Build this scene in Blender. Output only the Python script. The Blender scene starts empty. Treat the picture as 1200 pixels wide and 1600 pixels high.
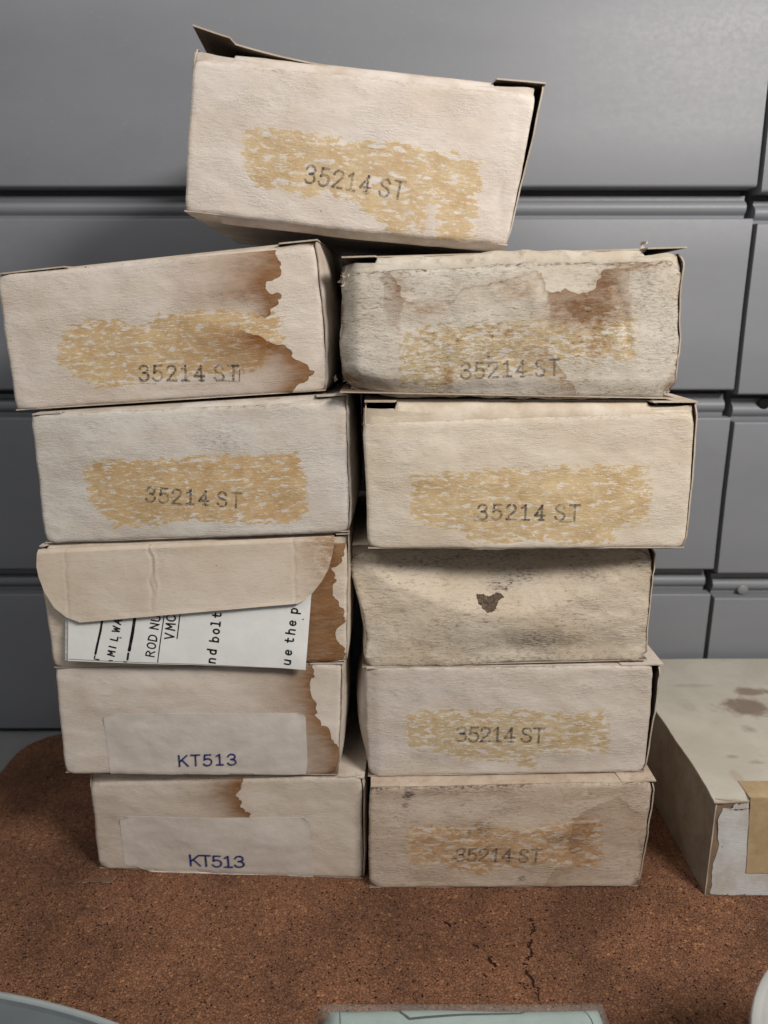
import bpy, math, random
import numpy as np
from mathutils import Vector

MM = 0.001
SC = bpy.context.scene
COL = SC.collection

# ------------------------------------------------------------------ camera, light, exposure
cam_d = bpy.data.cameras.new('camera')
cam_d.sensor_fit = 'VERTICAL'
cam_d.sensor_height = 36.0
cam_d.lens = 27.0
cam_d.clip_start = 0.01
cam_d.clip_end = 50.0
cam_d.dof.use_dof = True
cam_d.dof.focus_distance = 0.318
cam_d.dof.aperture_fstop = 11.0
cam = bpy.data.objects.new('camera', cam_d)
COL.objects.link(cam)
cam.location = (0.0, -0.3077, 0.259)
cam.rotation_euler = (math.radians(90.0 - 14.5), 0.0, 0.0)
SC.camera = cam

world = bpy.data.worlds.new('World')
SC.world = world
world.use_nodes = True
world.node_tree.nodes['Background'].inputs[0].default_value = (0.95, 0.97, 1.0, 1.0)
world.node_tree.nodes['Background'].inputs[1].default_value = 0.145

def area_lamp(name, loc, target, size_x, size_y, power, colour):
    d = bpy.data.lights.new(name, 'AREA')
    d.shape = 'RECTANGLE'
    d.size = size_x
    d.size_y = size_y
    d.energy = power
    d.color = colour
    o = bpy.data.objects.new(name, d)
    COL.objects.link(o)
    o.location = loc
    o.rotation_euler = (Vector(target) - Vector(loc)).to_track_quat('-Z', 'Y').to_euler()
    return o

# the room's lamp: in front, above and to the right of the stack
area_lamp('room_lamp', (0.375, -0.40, 0.585), (0.0, 0.05, 0.26), 0.20, 0.12, 4.55, (1.0, 0.94, 0.875))
# added weaker fill from front and above, set left to balance both sides
area_lamp('fill_lamp', (-0.38, -0.55, 0.95), (-0.02, 0.05, 0.26), 0.6, 0.25, 2.0, (1.0, 0.95, 0.90))

vs = SC.view_settings
vs.view_transform = 'Standard'
vs.look = 'None'
vs.gamma = 1.0
vs.use_curve_mapping = False
vs.exposure = 0.0
SC.cycles.use_denoising = True
SC.cycles.use_adaptive_sampling = True
SC.cycles.adaptive_threshold = 0.02
SC.cycles.max_bounces = 5
SC.cycles.diffuse_bounces = 3

# ------------------------------------------------------------------ small helpers
rng = np.random.default_rng(7)
random.seed(7)

def smooth(a, b, x):
    t = np.clip((x - a) / (b - a), 0, 1)
    return t * t * (3 - 2 * t)

_lat = np.random.default_rng(3).random((257, 257))
def vnoise(x, y):
    x = np.asarray(x, float); y = np.asarray(y, float)
    xi = np.floor(x).astype(int); yi = np.floor(y).astype(int)
    fx = x - xi; fy = y - yi
    fx = fx * fx * (3 - 2 * fx); fy = fy * fy * (3 - 2 * fy)
    xi %= 256; yi %= 256
    a = _lat[yi, xi]; b = _lat[yi, xi + 1]; c = _lat[yi + 1, xi]; d = _lat[yi + 1, xi + 1]
    return (a * (1 - fx) + b * fx) * (1 - fy) + (c * (1 - fx) + d * fx) * fy - 0.5

def fbm(x, y, o=3):
    s = 0; a = 1
    for k in range(o):
        s = s + a * vnoise(x * 2 ** k + 17.3 * k, y * 2 ** k + 5.1 * k); a *= 0.5
    return s

def link(name, me, parent=None):
    o = bpy.data.objects.new(name, me)
    COL.objects.link(o)
    if parent is not None:
        o.parent = parent
        o.matrix_parent_inverse = parent.matrix_world.inverted()
    return o

def empty(name, loc):
    o = bpy.data.objects.new(name, None)
    o.empty_display_size = 0.01
    COL.objects.link(o)
    o.location = loc
    o.matrix_world.translation = loc
    return o

def tag(o, label, cat, group=None):
    o['label'] = label
    o['category'] = cat
    if group:
        o['group'] = group
    return o

def mesh_np(name, co, faces, mats, mi=None, uv=None, attrs=None, shade=True, parent=None):
    """co (n,3) in mm, faces list of index tuples; uv per vertex in mm"""
    me = bpy.data.meshes.new(name)
    me.from_pydata((np.asarray(co) * MM).tolist(), [], [list(map(int, f)) for f in faces])
    for m in mats:
        me.materials.append(m)
    if mi is not None:
        me.polygons.foreach_set('material_index', np.asarray(mi, dtype=np.int32))
    if uv is not None:
        layer = me.uv_layers.new(name='UVMap')
        vi = np.empty(len(me.loops), dtype=np.int32)
        me.loops.foreach_get('vertex_index', vi)
        layer.data.foreach_set('uv', np.asarray(uv, dtype=np.float32)[vi].ravel())
    if attrs:
        for k, v in attrs.items():
            a = me.attributes.new(k, 'FLOAT', 'POINT')
            a.data.foreach_set('value', np.asarray(v, dtype=np.float32).ravel())
    if shade:
        me.polygons.foreach_set('use_smooth', np.ones(len(me.polygons), dtype=bool))
    me.update()
    return link(name, me, parent)

def sheet(name, P, us, vs_, thick, mats, parent=None, size=(127, 54), attrs=None, skip=None):
    """thin board: P(U,V)->(...,3) mm, outward normal = dP/du x dP/dv; mats = (outer, inner, edge)"""
    us = np.asarray(us, float); vs_ = np.asarray(vs_, float)
    U, V = np.meshgrid(us, vs_)
    p = P(U, V)
    e = 1e-3
    n = np.cross(P(U + e, V) - P(U - e, V), P(U, V + e) - P(U, V - e))
    n /= (np.linalg.norm(n, axis=-1, keepdims=True) + 1e-12)
    q = p - n * thick
    nv, nu = U.shape
    A = np.arange(nu * nv).reshape(nv, nu); Bk = A + nu * nv
    f = []; mi = []
    keep = np.ones((nv - 1, nu - 1), bool)
    if skip is not None:
        keep = ~skip((U[:-1, :-1] + U[1:, 1:]) / 2, (V[:-1, :-1] + V[1:, 1:]) / 2)
    for j in range(nv - 1):
        for i in range(nu - 1):
            if not keep[j, i]:
                continue
            f.append((A[j, i], A[j, i + 1], A[j + 1, i + 1], A[j + 1, i])); mi.append(0)
            f.append((Bk[j, i], Bk[j + 1, i], Bk[j + 1, i + 1], Bk[j, i + 1])); mi.append(1)
            for (dj, di, a, b) in ((-1, 0, (j, i), (j, i + 1)), (1, 0, (j + 1, i + 1), (j + 1, i)),
                                   (0, -1, (j + 1, i), (j, i)), (0, 1, (j, i + 1), (j + 1, i + 1))):
                jj, ii = j + dj, i + di
                if 0 <= jj < nv - 1 and 0 <= ii < nu - 1 and keep[jj, ii]:
                    continue
                f.append((A[b], A[a], Bk[a], Bk[b])); mi.append(2)
    co = np.concatenate([p.reshape(-1, 3), q.reshape(-1, 3)])
    uv = np.stack([U * size[0], V * size[1]], -1).reshape(-1, 2)
    uv = np.concatenate([uv, uv])
    at = None
    if attrs:
        at = {k: np.concatenate([np.asarray(v).ravel()] * 2) for k, v in attrs.items()}
    o = mesh_np(name, co, f, mats, mi, uv, at, True, parent)
    try:
        o.data.set_sharp_from_angle(angle=math.radians(50))
    except Exception:
        pass
    return o

def block(name, x0, x1, y0, y1, z0, z1, mat, parent=None, bevel=1.0, seg=2):
    import bmesh
    bm = bmesh.new()
    bmesh.ops.create_cube(bm, size=1.0)
    for v in bm.verts:
        v.co = Vector(((x0 + x1) / 2 + v.co.x * (x1 - x0), (y0 + y1) / 2 + v.co.y * (y1 - y0), (z0 + z1) / 2 + v.co.z * (z1 - z0))) * MM
    if bevel > 0:
        bmesh.ops.bevel(bm, geom=bm.edges[:], offset=bevel * MM, segments=seg, profile=0.5, affect='EDGES')
    me = bpy.data.meshes.new(name)
    bm.to_mesh(me); bm.free()
    me.materials.append(mat)
    me.polygons.foreach_set('use_smooth', np.ones(len(me.polygons), dtype=bool))
    try:
        me.set_sharp_from_angle(angle=math.radians(40))
    except Exception:
        pass
    return link(name, me, parent)

def lathe(name, cx, cy, prof, mat, parent=None, n=96, dx=0.0):
    co = []; f = []
    for k in range(n):
        a = 2 * math.pi * k / n
        for r, z in prof:
            co.append((cx + (r + (dx if r > 0 else 0)) * math.cos(a), cy + r * math.sin(a), z))
    m = len(prof)
    for k in range(n):
        k2 = (k + 1) % n
        for j in range(m - 1):
            f.append((k * m + j, k2 * m + j, k2 * m + j + 1, k * m + j + 1))
    o = mesh_np(name, co, f, [mat], None, None, None, True, parent)
    try:
        o.data.set_sharp_from_angle(angle=math.radians(45))
    except Exception:
        pass
    return o

# ------------------------------------------------------------------ node materials
class NT:
    def __init__(s, name):
        s.m = bpy.data.materials.new(name)
        s.m.use_nodes = True
        s.t = s.m.node_tree
        s.t.nodes.clear()
        s.out = s.t.nodes.new('ShaderNodeOutputMaterial')
    def n(s, typ, **kw):
        nd = s.t.nodes.new(typ)
        for k, v in kw.items():
            setattr(nd, k, v)
        return nd
    def put(s, sock, v):
        if isinstance(v, bpy.types.NodeSocket):
            s.t.links.new(v, sock)
        elif isinstance(v, (tuple, list)) and len(v) == 3 and sock.type == 'RGBA':
            sock.default_value = (*v, 1.0)
        else:
            sock.default_value = v
    def math(s, op, a, b=0.0, c=0.0, clamp=False):
        nd = s.n('ShaderNodeMath', operation=op, use_clamp=clamp)
        s.put(nd.inputs[0], a); s.put(nd.inputs[1], b); s.put(nd.inputs[2], c)
        return nd.outputs[0]
    def add(s, a, b): return s.math('ADD', a, b)
    def mul(s, a, b, clamp=False): return s.math('MULTIPLY', a, b, clamp=clamp)
    def ramp(s, x, a, b, lo=0.0, hi=1.0):
        nd = s.n('ShaderNodeMapRange', interpolation_type='SMOOTHSTEP')
        s.put(nd.inputs[0], x); s.put(nd.inputs[1], a); s.put(nd.inputs[2], b); s.put(nd.inputs[3], lo); s.put(nd.inputs[4], hi)
        return nd.outputs[0]
    def mix(s, f, a, b, blend='MIX'):
        nd = s.n('ShaderNodeMix', data_type='RGBA', blend_type=blend, clamp_factor=True)
        s.put(nd.inputs[0], f); s.put(nd.inputs[6], a); s.put(nd.inputs[7], b)
        return nd.outputs[2]
    def attr(s, name):
        return s.n('ShaderNodeAttribute', attribute_name=name).outputs['Fac']
    def uv(s):
        return s.n('ShaderNodeUVMap', uv_map='UVMap').outputs[0]
    def pos(s):
        return s.n('ShaderNodeNewGeometry').outputs['Position']
    def xf(s, vec, scale, off=(0, 0, 0)):
        nd = s.n('ShaderNodeMapping')
        s.put(nd.inputs[0], vec)
        nd.inputs['Location'].default_value = off
        nd.inputs['Scale'].default_value = scale
        return nd.outputs[0]
    def noise(s, vec, scale=1.0, detail=3.0, rough=0.55, dist=0.0):
        nd = s.n('ShaderNodeTexNoise')
        s.put(nd.inputs['Vector'], vec)
        nd.inputs['Scale'].default_value = scale; nd.inputs['Detail'].default_value = detail
        nd.inputs['Roughness'].default_value = rough; nd.inputs['Distortion'].default_value = dist
        return nd.outputs[0]
    def voro(s, vec, scale=1.0, feature='F1', rand=1.0):
        nd = s.n('ShaderNodeTexVoronoi', feature=feature)
        s.put(nd.inputs['Vector'], vec)
        nd.inputs['Scale'].default_value = scale
        nd.inputs['Randomness'].default_value = rand
        return nd
    def bump(s, h, strength, dist):
        nd = s.n('ShaderNodeBump')
        s.put(nd.inputs['Height'], h)
        nd.inputs['Strength'].default_value = strength
        nd.inputs['Distance'].default_value = dist
        return nd.outputs[0]
    def bsdf(s, col, rough=0.8, spec=0.3, normal=None, **kw):
        b = s.n('ShaderNodeBsdfPrincipled')
        s.put(b.inputs['Base Color'], col); s.put(b.inputs['Roughness'], rough)
        s.put(b.inputs['Specular IOR Level'], spec)
        if normal is not None:
            s.put(b.inputs['Normal'], normal)
        for k, v in kw.items():
            s.put(b.inputs[k], v)
        return b.outputs[0]
    def done(s, sh):
        s.t.links.new(sh, s.out.inputs['Surface'])
        return s.m

def paper_front(name, tint, off, glue_bias=0.0, glue_col=(0.56, 0.39, 0.175), dirt=1.0, fuzz=1.0, lobe=9.0, gs=1.0):
    t = NT(name)
    uv = t.xf(t.uv(), (1, 1, 1), (off, off * 0.7, 0))
    fib = t.noise(t.xf(uv, (0.34, 1.15, 1)), 1.0, 5, 0.66, 0.5)
    fine = t.noise(t.xf(uv, (1.3, 3.2, 1)), 1.0, 3, 0.6)
    big = t.noise(t.xf(uv, (0.035, 0.05, 1)), 1.0, 3, 0.55)
    c = t.mix(t.ramp(big, 0.35, 0.68), tint, tuple(x * y for x, y in zip(tint, (0.90, 0.865, 0.82))))
    c = t.mix(t.mul(t.ramp(fib, 0.55, 0.8), 0.35), c, tuple(x * 0.62 for x in tint))
    c = t.mix(t.mul(t.ramp(fine, 0.6, 0.85), 0.30), c, tuple(x * 0.6 for x in tint))
    # ghost of the label that was there: paper slightly greyer where glue flaked off
    g = t.attr('glue')
    gn = t.noise(t.xf(uv, (0.20 * gs, 0.55 * gs, 1), (3.1, 7.7, 0)), 1.0, 5, 0.64, 0.1)
    gn2 = t.noise(t.xf(uv, (0.6, 1.0, 1), (1.1, 2.7, 0)), 1.0, 5, 0.7)
    gf = t.add(t.math('MINIMUM', t.mul(g, 0.07), 0.135), t.mul(t.math('MINIMUM', t.add(g, 1.2), 0.0), 0.3))
    gv = t.add(gf, t.add(t.mul(t.add(gn, -0.5), 2.05), t.mul(t.add(gn2, -0.5), 0.4)))
    gv = t.add(gv, glue_bias)
    fl = t.noise(t.xf(uv, (0.42, 0.85, 1), (8.3, 1.9, 0)), 1.0, 4, 0.62)
    gv = t.math('MINIMUM', gv, t.mul(t.add(t.mul(fl, -1.0), 0.64), 1.3))
    gm = t.ramp(gv, -0.01, 0.025)
    glue_col = tuple(x * 0.93 + y * 0.07 for x, y in zip(glue_col, (0.66, 0.62, 0.56)))
    gcol = t.mix(t.ramp(t.noise(uv, 0.12, 4, 0.6), 0.35, 0.7), glue_col, tuple(x * y for x, y in zip(glue_col, (0.86, 0.78, 0.66))))
    rim = t.mul(t.ramp(gv, -0.06, 0.0), t.ramp(gv, 0.05, 0.0))
    c = t.mix(t.mul(t.ramp(t.add(g, t.mul(t.add(gn2, -0.5), 4.0)), -0.3, 0.6), 0.42), c, (0.74, 0.705, 0.665))
    thin = t.ramp(gv, 0.0, 0.2, 0.78, 0.94)
    c = t.mix(t.mul(gm, thin), c, gcol)
    c = t.mix(t.mul(rim, 0.25), c, (0.78, 0.64, 0.40))
    # liquid stains with a crisp tide line
    bl = t.math('ABSOLUTE', t.add(t.noise(uv, 0.15, 1.0, 0.5), -0.5))
    st = t.add(t.attr('st'), t.add(t.mul(bl, lobe), t.add(t.mul(t.add(t.noise(uv, 0.8, 3, 0.55), -0.5), 0.28 if lobe > 5 else 2.2), -0.1 * lobe)))
    sm = t.mul(t.ramp(st, -0.12, 0.22), t.attr('sa'))
    streak = t.noise(t.xf(uv, (0.12, 0.5, 1)), 1.0, 5, 0.65)
    sm = t.mul(sm, t.ramp(streak, 0.2, 0.75, 0.82, 1.12))
    tide = t.mul(t.mul(t.ramp(st, -0.1, 0.15), t.ramp(st, 0.75, 0.15)), t.math('MINIMUM', t.attr('sa'), 1.0))
    c = t.mix(t.math('MINIMUM', sm, 1.0), c, t.mix(1.0, c, (0.40, 0.24, 0.13), 'MULTIPLY'))
    c = t.mix(t.mul(t.math('MAXIMUM', t.add(sm, -1.0), 0.0), 0.8, True), c, t.mix(t.ramp(t.noise(uv, 0.6, 4, 0.6), 0.35, 0.65), (0.16, 0.12, 0.085), (0.07, 0.052, 0.04)))
    c = t.mix(t.mul(tide, 0.5), c, t.mix(1.0, c, (0.6, 0.45, 0.35), 'MULTIPLY'))
    # soft brown discolouration and grey rubbed dirt
    bd = t.mul(t.attr('db'), t.ramp(t.noise(t.xf(uv, (0.22, 0.6, 1)), 1.0, 7, 0.75), 0.36, 0.62, 0.25, 1.3))
    c = t.mix(t.mul(bd, dirt, True), c, t.mix(1.0, c, (0.56, 0.41, 0.29), 'MULTIPLY'))
    gn3 = t.noise(t.xf(uv, (0.45, 1.6, 1)), 1.0, 5, 0.7)
    gd = t.mul(t.attr('dg'), t.ramp(gn3, 0.46, 0.62, 0.12, 1.0))
    c = t.mix(t.mul(gd, 0.8 * dirt, True), c, (0.115, 0.095, 0.08))
    # overall handling grime in streaks
    hg = t.mul(t.ramp(t.noise(t.xf(uv, (0.11, 0.35, 1)), 1.0, 6, 0.68), 0.52, 0.75), 0.32 * dirt)
    c = t.mix(hg, c, t.mix(1.0, c, (0.66, 0.58, 0.49), 'MULTIPLY'))
    mo = t.noise(t.xf(uv, (0.33, 0.8, 1)), 1.0, 7, 0.76)
    mw = t.ramp(t.noise(t.xf(uv, (0.03, 0.05, 1), (5, 9, 0)), 1.0, 3, 0.6), 0.34, 0.66, 0.25, 1.0)
    c = t.mix(t.mul(t.mul(t.ramp(mo, 0.51, 0.66), mw), 0.42 * dirt * dirt, True), c, t.mix(1.0, c, (0.50, 0.40, 0.31), 'MULTIPLY'))
    # worn edges
    ed = t.add(t.attr('ed'), t.mul(t.add(t.noise(uv, 0.4, 5, 0.7), -0.5), 5.0))
    c = t.mix(t.mul(t.ramp(ed, 0.9, -0.8), 0.6 * dirt, True), c, (0.27, 0.215, 0.165))
    # sparse specks
    v = t.voro(uv, 0.16)
    sc_ = t.n('ShaderNodeSeparateColor'); t.put(sc_.inputs[0], v.outputs['Color'])
    sp = t.mul(t.ramp(v.outputs['Distance'], 0.06, 0.03), t.ramp(sc_.outputs[0], 0.80, 0.84))
    c = t.mix(t.mul(sp, 0.75), c, (0.06, 0.045, 0.03))
    h = t.add(t.mul(fib, 1.0), t.mul(fine, 0.5))
    h = t.mul(h, t.ramp(t.noise(t.xf(uv, (0.05, 0.08, 1), (2, 4, 0)), 1.0, 3, 0.6), 0.32, 0.68, 0.35, 1.1))
    nrm = t.bump(h, min(1.0, 0.85 * fuzz), 0.00046)
    return t.done(t.bsdf(c, 0.86, 0.22, nrm))

def board(name, tint, dirt=0.4, inner=False):
    t = NT(name)
    p = t.xf(t.pos(), (1000, 1000, 1000))
    fib = t.noise(t.xf(p, (0.4, 0.4, 1.5)), 1.0, 5, 0.62)
    big = t.noise(p, 0.07, 4, 0.6)
    c = t.mix(t.ramp(big, 0.35, 0.7), tint, tuple(x * y for x, y in zip(tint, (0.80, 0.74, 0.67))))
    c = t.mix(t.mul(t.ramp(t.noise(p, 0.3, 6, 0.7), 0.5, 0.72), dirt), c, tuple(x * y for x, y in zip(tint, (0.42, 0.36, 0.30))))
    c = t.mix(t.mul(t.ramp(fib, 0.55, 0.8), 0.3), c, tuple(x * 0.62 for x in tint))
    return t.done(t.bsdf(c, 0.88, 0.2, t.bump(fib, 0.5, 0.0003)))

def ink(name, col, dens=0.9, wear=1.0):
    t = NT(name)
    p = t.xf(t.pos(), (1000, 1000, 1000))
    n1 = t.noise(t.xf(p, (1.0, 1, 1.8)), 1.0, 5, 0.7)
    n2 = t.noise(p, 0.22, 3, 0.5)
    a = t.mul(t.ramp(n1, 0.34 * wear, 0.34 * wear + 0.2), t.ramp(n2, 0.30, 0.62, 1.0 - 0.55 * wear, 1.0))
    a = t.mul(a, dens)
    b = t.bsdf(col, 0.75, 0.2)
    tr = t.n('ShaderNodeBsdfTransparent')
    mx = t.n('ShaderNodeMixShader')
    t.put(mx.inputs[0], a); t.t.links.new(tr.outputs[0], mx.inputs[1]); t.t.links.new(b, mx.inputs[2])
    return t.done(mx.outputs[0])

def flat(name, col, rough=0.6, spec=0.3, var=0.12, scale=0.08, bump=0.0):
    t = NT(name)
    p = t.xf(t.pos(), (1000, 1000, 1000))
    n = t.noise(p, scale, 5, 0.6)
    c = t.mix(t.ramp(n, 0.3, 0.7), tuple(x * (1 + var) for x in col), tuple(x * (1 - var) for x in col))
    nr = t.bump(t.noise(p, 1.6, 3, 0.6), bump, 0.0002) if bump else None
    return t.done(t.bsdf(c, rough, spec, nr))

def film(name, tint=(0.9, 0.95, 0.95), dens=0.12):
    t = NT(name)
    p = t.xf(t.pos(), (1000, 1000, 1000))
    n = t.noise(t.xf(p, (0.12, 0.2, 0.2)), 1.0, 4, 0.6, 0.8)
    b = t.bsdf(tint, 0.22, 0.6, t.bump(n, 0.5, 0.003))
    tr = t.n('ShaderNodeBsdfTransparent')
    mx = t.n('ShaderNodeMixShader'); mx.inputs[0].default_value = dens
    t.t.links.new(tr.outputs[0], mx.inputs[1]); t.t.links.new(b, mx.inputs[2])
    return t.done(mx.outputs[0])

def plastic_grey():
    t = NT('grey_drawer_plastic')
    p = t.xf(t.pos(), (1000, 1000, 1000))
    n = t.noise(t.xf(p, (0.02, 0.02, 0.05)), 1.0, 4, 0.6)
    c = t.mix(t.ramp(n, 0.3, 0.7), (0.218, 0.229, 0.252), (0.205, 0.216, 0.239))
    # rubbed patches and fine scuffs
    sc = t.noise(t.xf(p, (0.35, 0.35, 0.45)), 1.0, 6, 0.72)
    w = t.mul(t.ramp(sc, 0.56, 0.75), t.ramp(t.noise(p, 0.012, 2, 0.5), 0.45, 0.62))
    c = t.mix(t.mul(w, 0.22), c, (0.36, 0.37, 0.385))
    v = t.voro(t.xf(p, (0.35, 0.35, 0.10)), 1.0)
    r = t.ramp(sc, 0.3, 0.75, 0.46, 0.53)
    h = t.add(t.mul(t.noise(t.xf(p, (0.5, 0.5, 0.5)), 1.0, 2, 0.5), 0.5), t.noise(p, 0.05, 3, 0.55))
    return t.done(t.bsdf(c, r, 0.5, t.bump(h, 0.025, 0.001)))

def cork():
    t = NT('cork_granules')
    p = t.xf(t.pos(), (1000, 1000, 1000))
    pw = t.n('ShaderNodeVectorMath', operation='ADD')
    dn = t.n('ShaderNodeTexNoise'); t.put(dn.inputs['Vector'], p); dn.inputs['Scale'].default_value = 0.8
    mm_ = t.n('ShaderNodeVectorMath', operation='SCALE'); t.put(mm_.inputs[0], dn.outputs['Color']); mm_.inputs['Scale'].default_value = 1.1
    t.put(pw.inputs[0], p); t.put(pw.inputs[1], mm_.outputs[0])
    q = t.xf(pw.outputs[0], (1, 1, 0.0))
    v1 = t.voro(q, 0.75); v2 = t.voro(q, 1.5)
    s1 = t.n('ShaderNodeSeparateColor'); t.put(s1.inputs[0], v1.outputs['Color'])
    s2 = t.n('ShaderNodeSeparateColor'); t.put(s2.inputs[0], v2.outputs['Color'])
    c = t.mix(s1.outputs[0], (0.192, 0.092, 0.053), (0.292, 0.152, 0.09))
    c = t.mix(t.mul(t.ramp(s2.outputs[1], 0.55, 0.95), 0.75), c, (0.34, 0.175, 0.10))
    c = t.mix(t.mul(t.ramp(s2.outputs[0], 0.72, 0.95), 0.6), c, (0.09, 0.035, 0.02))
    c = t.mix(t.ramp(s2.outputs[2], 0.972, 0.98), c, (0.025, 0.009, 0.006))
    c = t.mix(t.mul(t.ramp(s1.outputs[1], 0.95, 0.97), 0.6), c, (0.46, 0.25, 0.12))
    big = t.noise(p, 0.016, 5, 0.65)
    c = t.mix(t.ramp(big, 0.38, 0.66), t.mix(1.0, c, (1.12, 1.05, 1.0), 'MULTIPLY'), t.mix(1.0, c, (0.64, 0.61, 0.60), 'MULTIPLY'))
    edge = t.voro(q, 0.75, 'DISTANCE_TO_EDGE')
    h = t.add(t.mul(t.ramp(edge.outputs['Distance'], 0.0, 0.16), 0.8), t.mul(s2.outputs[1], 0.8))
    h = t.add(h, t.mul(s1.outputs[2], 0.7))
    return t.done(t.bsdf(c, 0.8, 0.25, t.bump(h, 0.9, 0.0005)))

M_INNER = board('raw_grey_board', (0.20, 0.15, 0.11), 0.5)
M_EDGE = board('cut_board_edge', (0.56, 0.49, 0.42), 0.45)
M_EDGE_D = board('dirty_board_edge', (0.52, 0.455, 0.385), 0.4)
M_STAMP = ink('grey_stamp_ink', (0.11, 0.10, 0.09), 0.66, 1.05)
M_STAMP_D = ink('dark_stamp_ink', (0.075, 0.07, 0.063), 0.70, 1.05)
M_BLUE = ink('blue_printed_ink', (0.010, 0.024, 0.16), 0.97, 0.25)
M_BLACK = ink('black_copier_ink', (0.008, 0.008, 0.010), 0.98, 0.35)
M_GREY = plastic_grey()

# ------------------------------------------------------------------ stroke lettering
def G(*strokes): return strokes
S_, L_ = 's', 'l'
GLYPH = {
 '3': G((S_, [(.03,.80),(.13,.95),(.31,1),(.50,.94),(.56,.76),(.47,.60),(.26,.545)]), (S_, [(.26,.545),(.48,.50),(.60,.29),(.53,.09),(.30,0),(.10,.05),(.0,.19)])),
 '5': G((L_, [(.55,1),(.12,1),(.08,.54)]), (S_, [(.08,.54),(.28,.64),(.50,.57),(.60,.34),(.50,.09),(.28,0),(.09,.05),(0,.17)])),
 '2': G((S_, [(.02,.76),(.10,.94),(.30,1),(.51,.93),(.57,.73),(.44,.50),(.18,.25),(.03,.04)]), (L_, [(0,.02),(.60,.02)])),
 '1': G((L_, [(.10,.83),(.32,1),(.32,.03)]), (L_, [(.08,.02),(.56,.02)])),
 '4': G((L_, [(.42,.0),(.42,.98),(.0,.30),(.62,.30)]), (L_, [(.28,.02),(.56,.02)])),
 'S': G((S_, [(.56,.80),(.46,.95),(.28,1),(.10,.94),(.04,.76),(.14,.60),(.32,.52),(.50,.43),(.59,.25),(.50,.06),(.30,0),(.10,.05),(0,.20)])),
 'T': G((L_, [(0,1),(.64,1)]), (L_, [(.32,1),(.32,0)])),
 'K': G((L_, [(.02,0),(.02,1)]), (L_, [(.62,1),(.04,.40)]), (L_, [(.22,.58),(.66,0)])),
 'M': G((L_, [(0,0),(.06,1),(.33,.35),(.60,1),(.66,0)])), 'I': G((L_, [(.1,0),(.1,1)])), 'L': G((L_, [(0,1),(0,0),(.5,0)])),
 'W': G((L_, [(0,1),(.16,0),(.36,.8),(.54,0),(.72,1)])), 'A': G((L_, [(0,0),(.3,1),(.6,0)]), (L_, [(.12,.36),(.48,.36)])),
 'R': G((L_, [(0,0),(0,1)]), (S_, [(0,1),(.34,.98),(.52,.78),(.36,.55),(0,.52)]), (L_, [(.25,.52),(.58,0)])),
 'O': G((S_, [(.3,1),(.08,.85),(0,.5),(.08,.14),(.3,0),(.53,.14),(.6,.5),(.53,.85),(.3,1)])),
 'D': G((L_, [(0,0),(0,1)]), (S_, [(0,1),(.35,.95),(.57,.72),(.57,.28),(.35,.05),(0,0)])),
 'N': G((L_, [(0,0),(0,1),(.55,0),(.55,1)])), 'U': G((S_, [(0,1),(0,.3),(.1,.06),(.28,0),(.46,.06),(.56,.3),(.56,1)])),
 'V': G((L_, [(0,1),(.28,0),(.56,1)])), 'C': G((S_, [(.55,.82),(.4,.98),(.2,.96),(.04,.75),(0,.5),(.04,.22),(.2,.03),(.4,.02),(.56,.18)])),
 'n': G((L_, [(0,0),(0,.66)]), (S_, [(0,.5),(.15,.65),(.36,.64),(.44,.45),(.44,0)])),
 'u': G((S_, [(0,.66),(0,.2),(.1,.02),(.26,.0),(.44,.18)]), (L_, [(.44,.66),(.44,0)])),
 'd': G((S_, [(.44,.5),(.25,.66),(.06,.55),(0,.32),(.06,.08),(.25,0),(.44,.14)]), (L_, [(.44,1),(.44,0)])),
 'b': G((L_, [(0,1),(0,0)]), (S_, [(0,.5),(.2,.66),(.38,.58),(.46,.33),(.38,.08),(.2,0),(0,.14)])),
 'o': G((S_, [(.23,.66),(.06,.56),(0,.33),(.06,.1),(.23,0),(.4,.1),(.46,.33),(.4,.56),(.23,.66)])),
 'l': G((L_, [(.05,1),(.2,1),(.2,0)]), (L_, [(0,0),(.4,0)])), 't': G((S_, [(.16,.92),(.16,.2),(.24,.02),(.42,.05)]), (L_, [(0,.64),(.4,.64)])),
 'e': G((S_, [(.02,.34),(.44,.36),(.40,.57),(.23,.66),(.06,.56),(0,.33),(.06,.1),(.24,0),(.43,.1)])),
 'h': G((L_, [(0,0),(0,1)]), (S_, [(0,.5),(.15,.65),(.36,.64),(.44,.45),(.44,0)])),
 'p': G((L_, [(0,.66),(0,-.34)]), (S_, [(0,.5),(.2,.66),(.38,.58),(.46,.33),(.38,.08),(.2,0),(0,.14)])),
 '.': G((L_, [(.1,0),(.1,.07)])),
}
def spline(pts, n=5):
    p = np.array(pts, float)
    q = np.vstack([2 * p[0] - p[1], p, 2 * p[-1] - p[-2]])
    if np.allclose(p[0], p[-1]):
        q[0] = p[-2]; q[-1] = p[1]
    out = []
    for i in range(1, len(q) - 2):
        for k in range(n):
            t = k / n
            out.append(0.5 * ((2 * q[i]) + (q[i + 1] - q[i - 1]) * t + (2 * q[i - 1] - 5 * q[i] + 4 * q[i + 1] - q[i + 2]) * t * t + (3 * q[i] - q[i - 1] - 3 * q[i + 1] + q[i + 2]) * t ** 3))
    out.append(q[-2])
    return np.array(out)

def densify(p, step):
    out = [p[0]]
    for a, b in zip(p[:-1], p[1:]):
        m = max(1, int(np.linalg.norm(b - a) / step))
        for k in range(1, m + 1):
            out.append(a + (b - a) * k / m)
    return np.array(out)

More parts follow.
